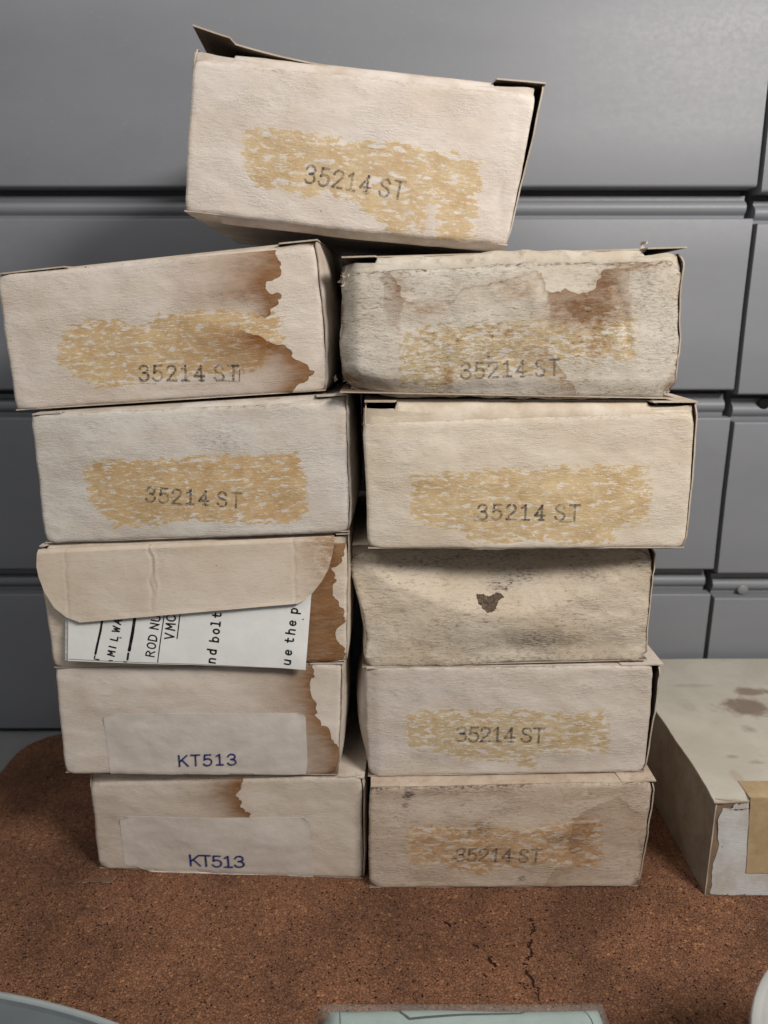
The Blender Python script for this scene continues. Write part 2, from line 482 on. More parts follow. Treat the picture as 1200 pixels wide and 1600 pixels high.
def strokes_mesh(name, lines, mapper, mat, parent):
    """lines: list of (points (n,2) mm, width mm); mapper(x,y,lift)->(n,3) mm"""
    co = []; f = []; base = 0
    for li, (p, w) in enumerate(lines):
        p = np.asarray(p, float)
        if len(p) < 2:
            continue
        d = np.gradient(p, axis=0)
        d /= (np.linalg.norm(d, axis=1, keepdims=True) + 1e-9)
        p = p.copy(); p[0] -= d[0] * w * 0.30; p[-1] += d[-1] * w * 0.30
        p0 = p[0] - d[0] * w * 0.2; p1 = p[-1] + d[-1] * w * 0.2
        p = np.vstack([p0, p, p1]); d = np.vstack([d[:1], d, d[-1:]])
        nrm = np.stack([-d[:, 1], d[:, 0]], 1)
        ww = np.full(len(p), w / 2); ww[0] *= 0.55; ww[-1] *= 0.55
        ww = ww * (1 + 0.16 * vnoise(p[:, 0] * 1.3 + li * 9.1, p[:, 1] * 1.3))
        a = p + nrm * ww[:, None]; b = p - nrm * ww[:, None]
        pts = np.empty((2 * len(p), 2)); pts[0::2] = a; pts[1::2] = b
        co.append(mapper(pts[:, 0], pts[:, 1], 0.11 + 0.004 * (li % 9)))
        for i in range(len(p) - 1):
            f.append((base + 2 * i, base + 2 * i + 1, base + 2 * i + 3, base + 2 * i + 2))
        base += 2 * len(p)
    return mesh_np(name, np.vstack(co), f, [mat], None, None, None, False, parent)

def text_lines(txt, h, width, start, adv, slant=0.0, jitter=0.0, gap=1.42, wide=1.0, sharp_corners=True):
    """glyph strokes of a line of text in mm around baseline start (x,y)"""
    # positions in advance units
    xs = []; x = 0.0
    for ch in txt:
        if ch == ' ':
            x += gap - 1.0; continue
        xs.append((ch, x)); x += 1.0
    out = []
    r = random.Random(hash(txt) % 1000 if False else len(txt) * 31 + int(h * 100))
    for ch, k in xs:
        jx, jy = (r.uniform(-1, 1) * jitter for _ in range(2))
        for kind, pts in GLYPH[ch]:
            if kind == 's':
                segs = [spline(pts)]
            else:
                q = np.array(pts, float)
                segs = [densify(q[i:i + 2], 0.12) for i in range(len(q) - 1)]
            for q in segs:
                q = q.copy() * h
                q[:, 0] *= wide
                q[:, 0] += k * adv + jx + slant * q[:, 1]
                q[:, 1] += jy
                out.append((q + np.array(start), width))
    return out, (xs[-1][1] * adv)

DATA = {'T': {'q': [(-70.5, 8.0, 349.8), (56.2, 5.0, 336.8), (47.7, 5.0, 284.3), (-77.2, 8.0, 297.1)],
       'glue': [(0.17, 0.562), (0.228, 0.597), (0.357, 0.594), (0.525, 0.579), (0.673, 0.581), (0.869, 0.54), (0.901, 0.01), (0.789, 0.006), (0.767, 0.228),
                (0.738, 0.221), (0.73, 0.038), (0.628, 0.036), (0.55, 0.154), (0.486, 0.217), (0.345, 0.206), (0.213, 0.231), (0.172, 0.398)],
       'dirt': [(0.433, 0.826, 3.7, 0.6, 0.3, 'g'), (0.588, 0.992, 5.3, 0.9, 1.2, 'g'), (0.213, 0.981, 11.0, 0.6, 1.2, 'g'), (0.463, 0.98, 7.3, 0.5, 0.8, 'g'),
                (0.946, 0.021, 7.6, 1.8, 0.35, 'b'), (1.041, 0.158, 2.5, 7.0, 0.2, 'b')],
       'text': [('35214 ST', (0.359, 0.283), (0.658, 0.24), 6.05, 0.9)]},
 'L2': {'q': [(-152.5, 8.0, 273.5), (-26.5, 3.0, 284.1), (-23.6, 3.0, 228.8), (-151.4, 8.0, 220.2)],
        'glue': [(0.203, 0.58), (0.306, 0.616), (0.373, 0.614), (0.389, 0.558), (0.493, 0.55), (0.502, 0.623), (0.685, 0.621), (0.75, 0.589), (0.879, 0.555),
                 (0.869, 0.391), (0.833, 0.302), (0.791, 0.202), (0.724, 0.17), (0.543, 0.176), (0.388, 0.156), (0.281, 0.14), (0.235, 0.203), (0.169, 0.324),
                 (0.173, 0.477)],
        'stain': [([(0.874, 1.285), (0.878, 1.02), (0.889, 0.949), (0.893, 0.868), (0.88, 0.82), (0.851, 0.795), (0.841, 0.767), (0.853, 0.724), (0.879, 0.689),
                    (0.881, 0.658), (0.863, 0.63), (0.848, 0.581), (0.824, 0.561), (0.768, 0.571)],
                   [(0.597, 0.532), (0.485, 0.573), (0.505, 1.365)], 18, 0, 1.15),
                  ([(0.73, 0.555), (0.746, 0.495), (0.791, 0.446), (0.836, 0.386), (0.881, 0.347), (0.898, 0.281), (0.933, 0.212), (0.964, 0.143), (0.948, 0.092),
                    (0.918, 0.043), (0.902, -0.009), (0.886, -0.203)],
                   [(0.489, -0.149), (0.497, 0.422), (0.564, 0.643)], 10, 0.05, 1.2)],
        'dirt': [(0.542, 0.977, 5.3, 2.7, 0.75, 'g'), (0.6, 1.026, 7.1, 1.3, 0.4, 'g'), (0.761, 0.873, 14.0, 7.5, 0.28, 'b'), (0.773, 0.698, 11.1, 4.5, 0.75, 'b'),
                 (0.806, 0.599, 8.2, 1.8, 0.4, 'b'), (0.646, 0.354, 22.5, 9.0, 0.3, 'b'), (0.459, 0.428, 23.9, 9.0, 0.12, 'b'), (0.539, 0.1, 24.0, 1.7, 0.45, 'b'),
                 (0.91, 0.098, 3.5, 3.4, 0.4, 'b'), (0.993, 0.043, 1.3, 4.5, 0.4, 'b')],
        'text': [('35214 ST', (0.415, 0.159), (0.726, 0.111), 6.02, 1)]},
 'R2': {'q': [(-16.5, -8.0, 273.9), (111.3, -8.0, 278.3), (113.1, -8.0, 226.7), (-17.1, -8.0, 229.1)],
        'glue': [(0.18, 0.531), (0.36, 0.565), (0.525, 0.585), (0.701, 0.568), (0.817, 0.589), (0.865, 0.587), (0.876, 0.321), (0.822, 0.296), (0.627, 0.294),
                 (0.647, 0.218), (0.688, 0.117), (0.699, 0.015), (0.648, 0.141), (0.53, 0.19), (0.383, 0.133), (0.266, 0.047), (0.187, 0.099)],
        'stain': [([(0.15, 1.002), (0.174, 0.897), (0.189, 0.767), (0.233, 0.718), (0.31, 0.729), (0.349, 0.803), (0.397, 0.85), (0.483, 0.869), (0.56, 0.898),
                    (0.583, 0.976)],
                   [(0.611, 0.719), (0.625, 0.395), (0.234, 0.397), (0.136, 0.585), (0.121, 0.979)], 7, 0.08, 0.5),
                  ([(0.575, 0.892), (0.586, 0.806), (0.62, 0.787), (0.663, 0.825), (0.707, 0.774), (0.749, 0.832), (0.762, 0.949)],
                   [(0.843, 0.955), (0.861, 0.575), (0.77, 0.505), (0.604, 0.496), (0.563, 0.647)], 9, 0.12, 0.75),
                  ([(0.616, 0.345), (0.652, 0.231), (0.688, 0.117), (0.704, 0.028), (0.69, -0.037)],
                   [(0.237, -0.064), (0.176, 0.477), (0.184, 0.741), (0.218, 0.726), (0.262, 0.762), (0.33, 0.733), (0.358, 0.833), (0.483, 0.874), (0.569, 0.941),
                    (0.59, 0.867)],
                   9, 0.0, 0.45)],
        'dirt': [(0.728, 0.652, 13.7, 4.3, 0.95, 'b'), (0.788, 0.806, 5.0, 7.4, 0.6, 'b'), (0.523, 0.822, 9.8, 4.4, 0.4, 'b'), (0.252, 0.698, 11.2, 2.6, 0.4, 'b'),
                 (0.174, 0.871, 3.1, 5.8, 0.4, 'b'), (0.889, 0.823, 7.4, 12.5, 0.45, 'g'), (0.953, 0.585, 7.4, 18.8, 0.3, 'g'), (0.087, 0.693, 7.5, 7.1, 0.4, 'g'),
                 (0.329, 0.86, 19.8, 6.8, 0.25, 'g'), (0.527, 0.395, 37.6, 10.2, 0.3, 'g'), (0.02, 0.064, 5.0, 3.1, 0.9, 'b'), (0.857, 0.977, 9.8, 2.1, 0.6, 'b'),
                 (0.44, 0.318, 1.3, 2.9, 0.9, 'g'), (0.324, 0.131, 1.9, 7.2, 0.4, 'b'), (0.772, 0.394, 7.4, 3.3, 0.35, 'b'), (0.984, 0.102, 2.4, 4.4, 0.5, 'b')],
        'text': [('35214 ST', (0.361, 0.145), (0.65, 0.18), 5.73, 0.75)]},
 'L3': {'q': [(-142.8, 2.0, 219.2), (-15.3, -1.0, 225.2), (-14.4, -1.0, 170.9), (-142.8, 2.0, 165.0)],
        'glue': [(0.159, 0.567), (0.189, 0.619), (0.413, 0.619), (0.598, 0.623), (0.837, 0.621), (0.861, 0.454), (0.861, 0.185), (0.818, 0.11), (0.678, 0.123),
                 (0.492, 0.163), (0.302, 0.124), (0.235, 0.13), (0.211, 0.224), (0.168, 0.342)],
        'dirt': [(0.611, 0.763, 8.2, 7.0, 0.7, 'g'), (0.546, 0.748, 4.7, 4.7, 0.45, 'g'), (0.663, 1.004, 8.0, 1.6, 0.7, 'g'), (0.788, 0.938, 6.9, 3.4, 0.3, 'g'),
                 (0.986, 0.811, 2.8, 6.9, 0.35, 'b'), (0.802, 0.236, 7.1, 7.3, 0.3, 'b'), (0.652, 0.562, 2.9, 4.8, 0.4, 'b'), (0.082, 0.53, 7.1, 3.6, 0.12, 'b'),
                 (0.697, 0.926, 23.1, 9.1, 0.2, 'g')],
        'text': [('35214 ST', (0.349, 0.309), (0.651, 0.232), 6.07, 1)]},
 'R3': {'q': [(-8.3, -8.0, 217.2), (120.6, -9.0, 221.8), (122.3, -9.0, 166.4), (-6.5, -8.0, 165.8)],
        'glue': [(0.146, 0.577), (0.315, 0.604), (0.595, 0.623), (0.861, 0.609), (0.875, 0.394), (0.871, 0.188), (0.781, 0.166), (0.764, 0.049), (0.64, 0.05),
                 (0.505, 0.099), (0.467, 0.076), (0.333, 0.053), (0.314, 0.15), (0.219, 0.201), (0.148, 0.239)],
        'dirt': [(0.779, 0.759, 7.2, 4.5, 0.2, 'b'), (0.39, 0.269, 4.9, 3.7, 0.2, 'g'), (0.039, 0.972, 4.8, 1.8, 0.3, 'g'), (0.96, 0.899, 4.6, 3.3, 0.2, 'g')],
        'text': [('35214 ST', (0.347, 0.239), (0.662, 0.227), 6.17, 1.1)]},
 'L4': {'q': [(-145.7, 1.0, 159.7), (-15.3, 0.0, 165.6), (-16.5, 0.0, 112.0), (-144.8, 1.0, 108.2)],
        'stain': [([(0.999, 0.974), (0.99, 0.895), (0.968, 0.836), (0.954, 0.8), (0.963, 0.756), (0.964, 0.706), (0.954, 0.644), (0.961, 0.58), (0.969, 0.517),
                    (0.989, 0.451), (0.997, 0.387), (0.994, 0.323), (0.974, 0.286), (0.967, 0.221), (0.982, 0.168), (0.998, 0.115), (0.997, -0.056)],
                   [(0.685, -0.037), (0.701, 1.189), (0.998, 1.156)], 30, 0.6, 0.5)],
        'dirt': [(0.947, 0.457, 3.7, 24.4, 0.3, 'b')]},
 'R4': {'q': [(-12.7, 1.5, 160.6), (112.6, 2.0, 162.2), (115.6, 2.0, 111.4), (-9.6, 1.5, 108.2)],
        'stain': [([(0.406, 0.621), (0.421, 0.62), (0.438, 0.61), (0.455, 0.607), (0.472, 0.613), (0.488, 0.627), (0.501, 0.612), (0.499, 0.578), (0.484, 0.564),
                    (0.477, 0.525), (0.464, 0.496), (0.446, 0.482), (0.429, 0.497), (0.419, 0.542), (0.411, 0.572), (0.406, 0.621)],
                   [], 50, 1.5, 1.5)],
        'dirt': [(0.613, 0.205, 15.7, 6.6, 0.78, 'g'), (0.568, 0.765, 10.7, 3.8, 0.73, 'g'), (0.25, 0.885, 23.4, 3.1, 0.52, 'g'), (0.532, 0.911, 47.0, 2.5, 0.42, 'g'),
                 (0.794, 0.78, 10.7, 3.8, 0.62, 'g'), (0.289, 0.411, 23.9, 7.7, 0.23, 'g'), (0.506, 0.67, 3.6, 1.8, 1.5, 'g'), (0.53, 0.718, 1.4, 1.0, 1.4, 'g'),
                 (0.492, 0.671, 4.8, 1.9, 0.94, 'g'), (0.863, 0.279, 14.5, 8.0, 0.26, 'g'), (0.525, 0.045, 48.6, 1.9, 0.57, 'g'), (0.381, 0.181, 14.5, 3.9, 0.31, 'g'),
                 (0.963, 0.92, 4.6, 3.8, 0.62, 'g'), (0.082, 0.927, 7.0, 4.9, 0.42, 'g')]},
 'L5': {'q': [(-144.9, 2.0, 108.3), (-18.5, 0.5, 110.2), (-21.0, 0.5, 55.1), (-145.6, 2.0, 55.4)],
        'stain': [([(0.897, 1.247), (0.904, 0.99), (0.91, 0.907), (0.896, 0.847), (0.902, 0.751), (0.917, 0.667), (0.918, 0.557), (0.938, 0.484), (0.967, 0.423),
                    (0.983, 0.336), (1.004, 0.274), (1.011, 0.086), (0.998, -0.066), (0.997, -0.325)],
                   [(0.571, -0.342), (0.586, 1.257)], 14, 0.0, 1.1)],
        'dirt': [(0.465, 0.67, 2.4, 1.3, 0.35, 'g'), (0.406, 0.621, 1.0, 1.1, 0.6, 'g'), (0.859, 0.752, 7.2, 10.1, 0.3, 'b'), (0.921, 0.186, 10.0, 7.9, 0.35, 'b'),
                 (0.848, 0.872, 7.2, 7.6, 0.3, 'b')],
        'text': [('KT513', (0.424, 0.095), (0.631, 0.11), 5.45, 1)],
        'label': [(0.158, 0.579), (0.879, 0.587), (0.89, 0.013), (0.168, 0.001)]},
 'R5': {'q': [(-8.4, 1.0, 108.5), (118.0, 1.0, 109.7), (118.8, 1.0, 56.7), (-7.3, 1.0, 54.1)],
        'glue': [(0.143, 0.6), (0.416, 0.617), (0.612, 0.597), (0.759, 0.567), (0.841, 0.603), (0.855, 0.408), (0.855, 0.198), (0.746, 0.229), (0.607, 0.209),
                 (0.599, 0.077), (0.549, 0.053), (0.539, 0.133), (0.339, 0.155), (0.26, 0.25), (0.141, 0.281)],
        'dirt': [(0.182, 0.737, 3.8, 5.4, 0.3, 'g'), (0.318, 0.758, 9.9, 4.1, 0.15, 'g'), (0.991, 0.966, 1.9, 2.7, 0.6, 'g'), (0.415, 0.88, 36.7, 4.1, 0.12, 'b')],
        'text': [('35214 ST', (0.319, 0.336), (0.626, 0.318), 7.02, 1)]},
 'L6': {'q': [(-136.8, 7.0, 47.4), (-10.2, 0.0, 55.1), (-10.0, 0.0, 0.0), (-137.1, 7.0, 0.0)],
        'stain': [([(0.582, 1.332), (0.578, 1.1), (0.574, 1.022), (0.553, 0.917), (0.546, 0.851), (0.564, 0.784), (0.563, 0.717), (0.591, 0.663), (0.592, 0.609),
                    (0.586, 0.377)],
                   [(0.182, 0.357), (0.212, 1.377)], 11, 0.0, 1.2)],
        'dirt': [(0.499, 0.893, 8.5, 5.1, 0.7, 'b'), (0.471, 0.961, 7.4, 3.8, 0.4, 'b'), (0.251, 0.36, 15.1, 6.9, 0.18, 'b'), (0.057, 0.5, 5.1, 14.0, 0.2, 'b'),
                 (0.012, 0.04, 2.5, 2.9, 0.5, 'b')],
        'text': [('KT513', (0.355, 0.086), (0.559, 0.092), 6.35, 1)],
        'label': [(0.099, 0.625), (0.808, 0.618), (0.815, -0.039), (0.101, 0.074)]},
 'R6': {'q': [(-6.6, -6.0, 53.2), (120.6, -5.0, 56.1), (118.5, -5.0, 0.0), (-6.8, -6.0, 0.0)],
        'glue': [(0.144, 0.619), (0.34, 0.623), (0.416, 0.645), (0.514, 0.564), (0.722, 0.656), (0.826, 0.676), (0.843, 0.32), (0.829, 0.191), (0.719, 0.246),
                 (0.602, 0.236), (0.446, 0.201), (0.438, 0.121), (0.378, 0.176), (0.299, 0.178), (0.278, 0.258), (0.151, 0.262), (0.14, 0.449)],
        'stain': [([(0.644, 0.011), (0.66, 0.116), (0.681, 0.208), (0.738, 0.246), (0.725, 0.453), (0.727, 0.656), (0.757, 0.742), (0.793, 0.79), (0.87, 0.86),
                    (0.936, 0.77), (0.973, 0.714), (1.0, 0.816)],
                   [(1.077, 0.812), (1.127, -0.023)], 14, 0.06, 0.28)],
        'dirt': [(0.137, 0.937, 2.0, 1.9, 5, 'g'), (0.126, 0.828, 1.1, 1.3, 3, 'g'), (0.402, 0.62, 5.6, 3.3, 1.0, 'g'), (0.351, 0.558, 2.4, 1.9, 0.8, 'g'),
                 (0.699, 0.505, 7.4, 3.0, 1.0, 'g'), (0.73, 0.452, 5.0, 1.9, 0.7, 'g'), (0.562, 0.1, 1.4, 1.4, 3.0, 'g'), (0.485, 0.769, 7.3, 2.7, 0.6, 'g'),
                 (0.315, 0.956, 36.0, 2.7, 0.6, 'g'), (0.773, 0.578, 7.4, 8.0, 0.55, 'b'), (0.788, 0.902, 18.1, 3.9, 0.35, 'b'), (0.991, 0.367, 1.0, 5.4, 1.0, 'g'),
                 (0.986, 0.11, 1.4, 3.4, 0.8, 'g'), (0.033, 1.0, 3.6, 2.7, 0.7, 'g'), (0.518, 0.409, 62.0, 16.4, 0.28, 'b'), (0.409, 0.975, 59.9, 7.9, 0.25, 'b')],
        'text': [('35214 ST', (0.315, 0.289), (0.622, 0.275), 6.76, 0.9)]}}


# ------------------------------------------------------------------ setting: worktop and cabinets
t = NT('grey_worktop')
p_ = t.xf(t.pos(), (1000, 1000, 1000))
M_TOP = t.done(t.bsdf(t.mix(t.ramp(t.noise(p_, 0.05, 5, 0.6), 0.3, 0.7), (0.30, 0.31, 0.315), (0.25, 0.26, 0.265)), 0.5, 0.4, t.bump(t.noise(p_, 0.6, 3, 0.6), 0.15, 0.0005)))
wt = block('worktop', -900, 900, -700, 420, -33, -3, M_TOP, None, 2.0)
wt['kind'] = 'structure'

def profile_bar(name, x0, x1, prof, mat, parent):
    """prof: closed list of (y,z) mm, extruded along x"""
    n = len(prof); co = []; f = []
    for x in (x0, x1):
        for y, z in prof:
            co.append((x, y, z))
    for i in range(n):
        j = (i + 1) % n
        f.append((i, i + n, j + n, j))
    f.append(tuple(range(n))); f.append(tuple(reversed(range(n, 2 * n))))
    o = mesh_np(name, co, f, [mat], None, None, None, True, parent)
    o.data.set_sharp_from_angle(angle=math.radians(35))
    return o

def arc(cy, cz, r, a0, a1, n=6):
    return [(cy + r * math.cos(math.radians(a0 + (a1 - a0) * k / n)), cz + r * math.sin(math.radians(a0 + (a1 - a0) * k / n))) for k in range(n + 1)]

YF = 135.0
def cabinet(name, x0, x1, dz, label):
    root = empty(name, (((x0 + x1) / 2) * MM, (YF + 100) * MM, -3 * MM))
    tag(root, label, 'cabinet', 'grey drawer cabinets behind the stack')
    block('carcass', x0 + 1, x1 - 1, YF + 17, YF + 260, -2.8, 560, M_GREY, root, 1.0)
    for k in range(5):
        zb = 108.2 * k + dz + (0.3 if k == 0 else 0.0)
        zt = 108.2 * k + 92.5 + dz
        # a slightly dished plastic front with a rolled bottom edge and a stepped finger lip on top
        prof = [(YF + 3.0, zb)] + [(YF + 0.9, zb + 0.1)] + arc(YF + 1.6, zb + 1.6, 1.6, 250, 180, 3)
        prof += [(YF + 0.5, zb + 30), (YF + 0.7, zb + 48), (YF + 0.4, zb + 70)]
        prof += arc(YF + 1.1, zt - 1.1, 1.1, 180, 90, 4)
        prof += [(YF + 7.0, zt + 0.2), (YF + 7.0, zt - 3), (YF + 12, zt - 5), (YF + 12, zb)]
        o = profile_bar('drawer', x0, x1 - (0 if x1 < 250 else 2), prof[::-1], M_GREY, root)
        # finger rail recessed behind the gap
        zr = zt + 7.8
        rail = [(YF + 16.9, zt - 2.0), (YF + 8.4, zt - 2.0), (YF + 8.0, zt + 2.2)] + arc(YF + 9.4, zt + 6.0, 3.6, 225, 120, 8) + [(YF + 9.6, zt + 10.2), (YF + 9.8, zt + 12.6), (YF + 14.8, zt + 13.4), (YF + 16.2, zt + 16.5), (YF + 16.9, zt + 16.5)]
        profile_bar('rail', x0 + 0.6, x1 - 1.6, rail[::-1], M_GREY, root)
    return root

cabA = cabinet('storage_cabinet', -600.0, 200.0, 0.0, 'wide grey plastic drawer cabinet standing behind the carton stack')
cabB = cabinet('storage_cabinet', 202.9, 760.0, -2.6, 'grey plastic drawer cabinet cut off by the right edge of the photo')
for o in [c for c in cabB.children if c.name.startswith('rail')]:
    pass
M_DARK = flat('dark_hole', (0.012, 0.012, 0.013), 0.9, 0.1)
def disc_part(name, x, y, z, r, depth, mat, parent):
    n = 20; co = []; f = []
    for j, (rr, yy) in enumerate(((r, y), (r, y - depth * 0.6), (r * 0.82, y - depth))):
        for k in range(n):
            a = 2 * math.pi * k / n
            co.append((x + rr * math.cos(a), yy, z + rr * math.sin(a)))
    for j in range(2):
        for k in range(n):
            f.append((j * n + k, j * n + (k + 1) % n, (j + 1) * n + (k + 1) % n, (j + 1) * n + k))
    f.append(tuple(range(2 * n, 3 * n)))
    return mesh_np(name, co, f, [mat], None, None, None, True, parent)
disc_part('rail_hole', 221.5, YF + 6.4, 208.5, 3.6, 0.9, M_DARK, cabB)
disc_part('screw_cap', 222.0, YF + 6.2, 93.5, 3.3, 1.6, flat('screw_cap_plastic', (0.26, 0.265, 0.275), 0.4, 0.5), cabB)

# ------------------------------------------------------------------ cork mat with a rounded corner
def rounded_outline(x0, x1, y0, y1, r, n=10):
    pts = []
    for cx, cy, a0 in ((x1 - r, y1 - r, 0), (x0 + r, y1 - r, 90), (x0 + r, y0 + r, 180), (x1 - r, y0 + r, 270)):
        for k in range(n + 1):
            a = math.radians(a0 + 90 * k / n)
            pts.append((cx + r * math.cos(a), cy + r * math.sin(a)))
    return pts
M_CORK = cork()
ol = rounded_outline(-224.5, 420, -420, 132.8, 28)
ol = [(x + 0.5 * vnoise(x * .2, y * .2) * 2, y + 0.5 * vnoise(y * .2 + 9, x * .2) * 2) for x, y in ol]
n = len(ol)
ins = [((x - 98) * 0.9975 + 98, (y + 143) * 0.9965 - 143) for x, y in ol]
co = [(x, y, -2.95) for x, y in ol] + [(x, y, -0.9) for x, y in ol] + [(x, y, 0.0) for x, y in ins]
f = []
for j in range(2):
    for k in range(n):
        f.append((j * n + k, j * n + (k + 1) % n, (j + 1) * n + (k + 1) % n, (j + 1) * n + k))
f.append(tuple(range(2 * n, 3 * n)))
mat_o = mesh_np('cork_mat', co, f, [M_CORK], None, None, None, False)
tag(mat_o, 'reddish brown cork mat with rounded corner lying under the cartons', 'mat')

# ------------------------------------------------------------------ cartons
def interp_poly(poly, W, H):
    return np.array([(a * W, b * H) for a, b in poly])

def seg_dist(px, py, path):
    d = np.full(px.shape, 1e9)
    for (ax, ay), (bx, by) in zip(path[:-1], path[1:]):
        vx, vy = bx - ax, by - ay
        L2 = vx * vx + vy * vy + 1e-9
        t_ = np.clip(((px - ax) * vx + (py - ay) * vy) / L2, 0, 1)
        d = np.minimum(d, np.hypot(px - ax - t_ * vx, py - ay - t_ * vy))
    return d

def inside(px, py, poly):
    r = np.zeros(px.shape, bool)
    m = len(poly)
    for i in range(m):
        x1, y1 = poly[i]; x2, y2 = poly[(i + 1) % m]
        c = ((y1 > py) != (y2 > py)) & (px < (x2 - x1) * (py - y1) / ((y2 - y1) if y2 != y1 else 1e-9) + x1)
        r ^= c
    return r

class Carton:
    def __init__(s, key, label, zt, tint, depth=100.0, sb=5.0, ua=0.11, ub=0.885, hs=0.5, gapR=(0.6, 0.7), gapL=(-0.7, -0.7),
                 bulL=1.0, bulR=1.0, disp=None, edge=None, glue_bias=0.0, glue_col=(0.56, 0.39, 0.175), dirt=1.0, fuzz=1.0,
                 backdrop=0.0, lift=None, tabL=0.0, tabR=0.0, right_stack=True, no_band=False, bulge=0.8, edges_mat=None, wear=None):
        d = DATA[key]; s.d = d; s.key = key; s.depth = depth
        TL, TR, BR, BL = [np.array(p, float) for p in d['q']]
        s.TL, s.TR, s.BR, s.BL = TL, TR, BR, BL
        s.W = np.linalg.norm(TR - TL); s.H = (np.linalg.norm(TL - BL) + np.linalg.norm(TR - BR)) / 2
        s.seed = sum(map(ord, key)) * 1.37
        s.wear = wear or (0.2 + 0.6 * dirt); s.disp = disp; s.edge = edge or {}; s.bulge = bulge
        yaw = math.atan2(TR[1] - TL[1], TR[0] - TL[0])
        s.nin = np.array([-math.sin(yaw), math.cos(yaw), -backdrop / depth])   # into the box
        base = (BL + BR) / 2 + s.nin * depth * 0.5
        root = empty('carton', tuple(base * MM)); s.root = root
        tag(root, label, 'carton', 'small white cartons in the two-column stack')
        W, H = s.W, s.H
        us = np.unique(np.concatenate([np.linspace(0, 1, 122), [0.006, 0.994]])); vs_ = np.unique(np.concatenate([np.linspace(0, 1, 58), [0.012, 0.988]]))
        U, V = np.meshgrid(us, vs_)
        X, Y = U * W, V * H
        at = {}
        gl = np.full(U.shape, -9.0)
        if 'glue' in d:
            pl = interp_poly(d['glue'], W, H)
            dd = seg_dist(X, Y, np.vstack([pl, pl[:1]]))
            gl = np.where(inside(X, Y, pl), dd, -dd)
        at['glue'] = gl
        st = np.full(U.shape, -9.0); sa = np.zeros(U.shape)
        for crisp, clos, L, ba, am in d.get('stain', []):
            cp = spline(interp_poly(crisp, W, H), 4)
            pl = np.vstack([cp, interp_poly(clos, W, H)]) if clos else cp
            dd = seg_dist(X, Y, cp); ins_ = inside(X, Y, pl)
            sd = np.where(ins_, dd, -dd)
            amp = ba + am * np.exp(-np.abs(dd) / L)
            if key != 'R4':
                amp = np.minimum(amp, 1.0)
            if clos and key in ('L2', 'L5', 'L6'):
                amp = amp * smooth(0, 11, seg_dist(X, Y, np.vstack([cp[-1:], interp_poly(clos, W, H), cp[:1]])))
            better = sd > st
            st = np.where(better, sd, st); sa = np.where(better, amp, sa)
        at['st'] = st; at['sa'] = sa
        dg = np.zeros(U.shape); db = np.zeros(U.shape)
        for cu, cv, rx, ry, a, ty in d['dirt']:
            wx = X + 1.5 * fbm(X * .25, Y * .25); wy = Y + 1.5 * fbm(X * .25 + 50, Y * .25)
            gss = a * np.exp(-(((wx - cu * W) / max(rx, .7)) ** 2 + ((wy - cv * H) / max(ry, .7)) ** 2))
            if ty == 'g': dg = np.maximum(dg, gss)
            else: db = np.maximum(db, gss)
        brk = smooth(-.05, .35, fbm(X * .09 + s.seed, Y * 0 + 2.5) + .12 * dirt)
        brk2 = smooth(.0, .4, fbm(X * .08 + s.seed, Y * 0 + 9.5) + .1 * dirt)
        dg = dg + min(1.3, .55 + .5 * dirt) * brk * np.exp(-((H - .3 - Y) / .75) ** 2) + min(1.0, .3 + .4 * dirt) * brk2 * np.exp(-((Y - .2) / .8) ** 2)
        vb = smooth(.0, .4, fbm(Y * .12 + s.seed, X * 0 + 5.5) + .1 * dirt)
        dg = dg + min(1.0, .2 + .5 * dirt) * vb * (np.exp(-(X / .8) ** 2) + np.exp(-((W - X) / .8) ** 2))
        at['dg'] = dg; at['db'] = db
        at['ed'] = np.minimum.reduce([X, W - X, Y, H - Y])
        pm = paper_front('carton_paper_' + key, tint, s.seed, glue_bias, glue_col, dirt, fuzz, 1.5 if key == 'R4' else 9.0, 0.78 + 0.5 * ((s.seed * 0.618) % 1.0))
        s.pm = pm
        em = edges_mat or M_EDGE
        bm_ = board('carton_board_' + key, tuple(x * 0.97 for x in tint), 0.35 * dirt)
        s.bm = bm_
        s.front = sheet('front_panel', s.F, us, vs_, 0.55, (pm, M_INNER, em), root, (W, H), at)
        # heights of the body above the crease at the left and right
        ztL, ztR = zt
        hL, hR = ztL - TL[2], ztR - TR[2]
        s.hL, s.hR = hL, hR
        hb = lambda u: hL * (1 - u) + hR * u
        cut = lambda a: [a - .004, a + .004]
        ub_us = np.unique(np.clip(np.concatenate([np.linspace(0, 1, 64), cut(ua), cut(ub)]), 0, 1))
        if not no_band:
            def band(U, V):
                p = s.F(U, np.ones_like(U))
                k = smooth(ua - .004, ua + .004, U) * (1 - smooth(ub - .004, ub + .004, U))
                k = k + (1 - k) * hs
                hh = hb(U) - 0.35 + 0.25 * fbm(U * 9 + s.seed, U * 0)
                tt = np.clip(V, 0, 1)
                ang = tt * math.pi / 2
                rise = np.sin(ang * 0.9) / math.sin(math.pi * 0.45) * k
                back = (1 - np.cos(ang)) * k
                e = np.stack([s.nin[0] * sb * back, s.nin[1] * sb * back + 0.15, hh * rise + 0.0 * back], -1)
                return p + e
            s.band = sheet('tuck_flap', band, ub_us, np.linspace(0, 1, 8), 0.5, (bm_, M_INNER, em), root)
        # top panel: set back in the middle where the tuck flap goes in, tabs forward at the corners
        lift_f = lift or (lambda u, v: 0 * u)
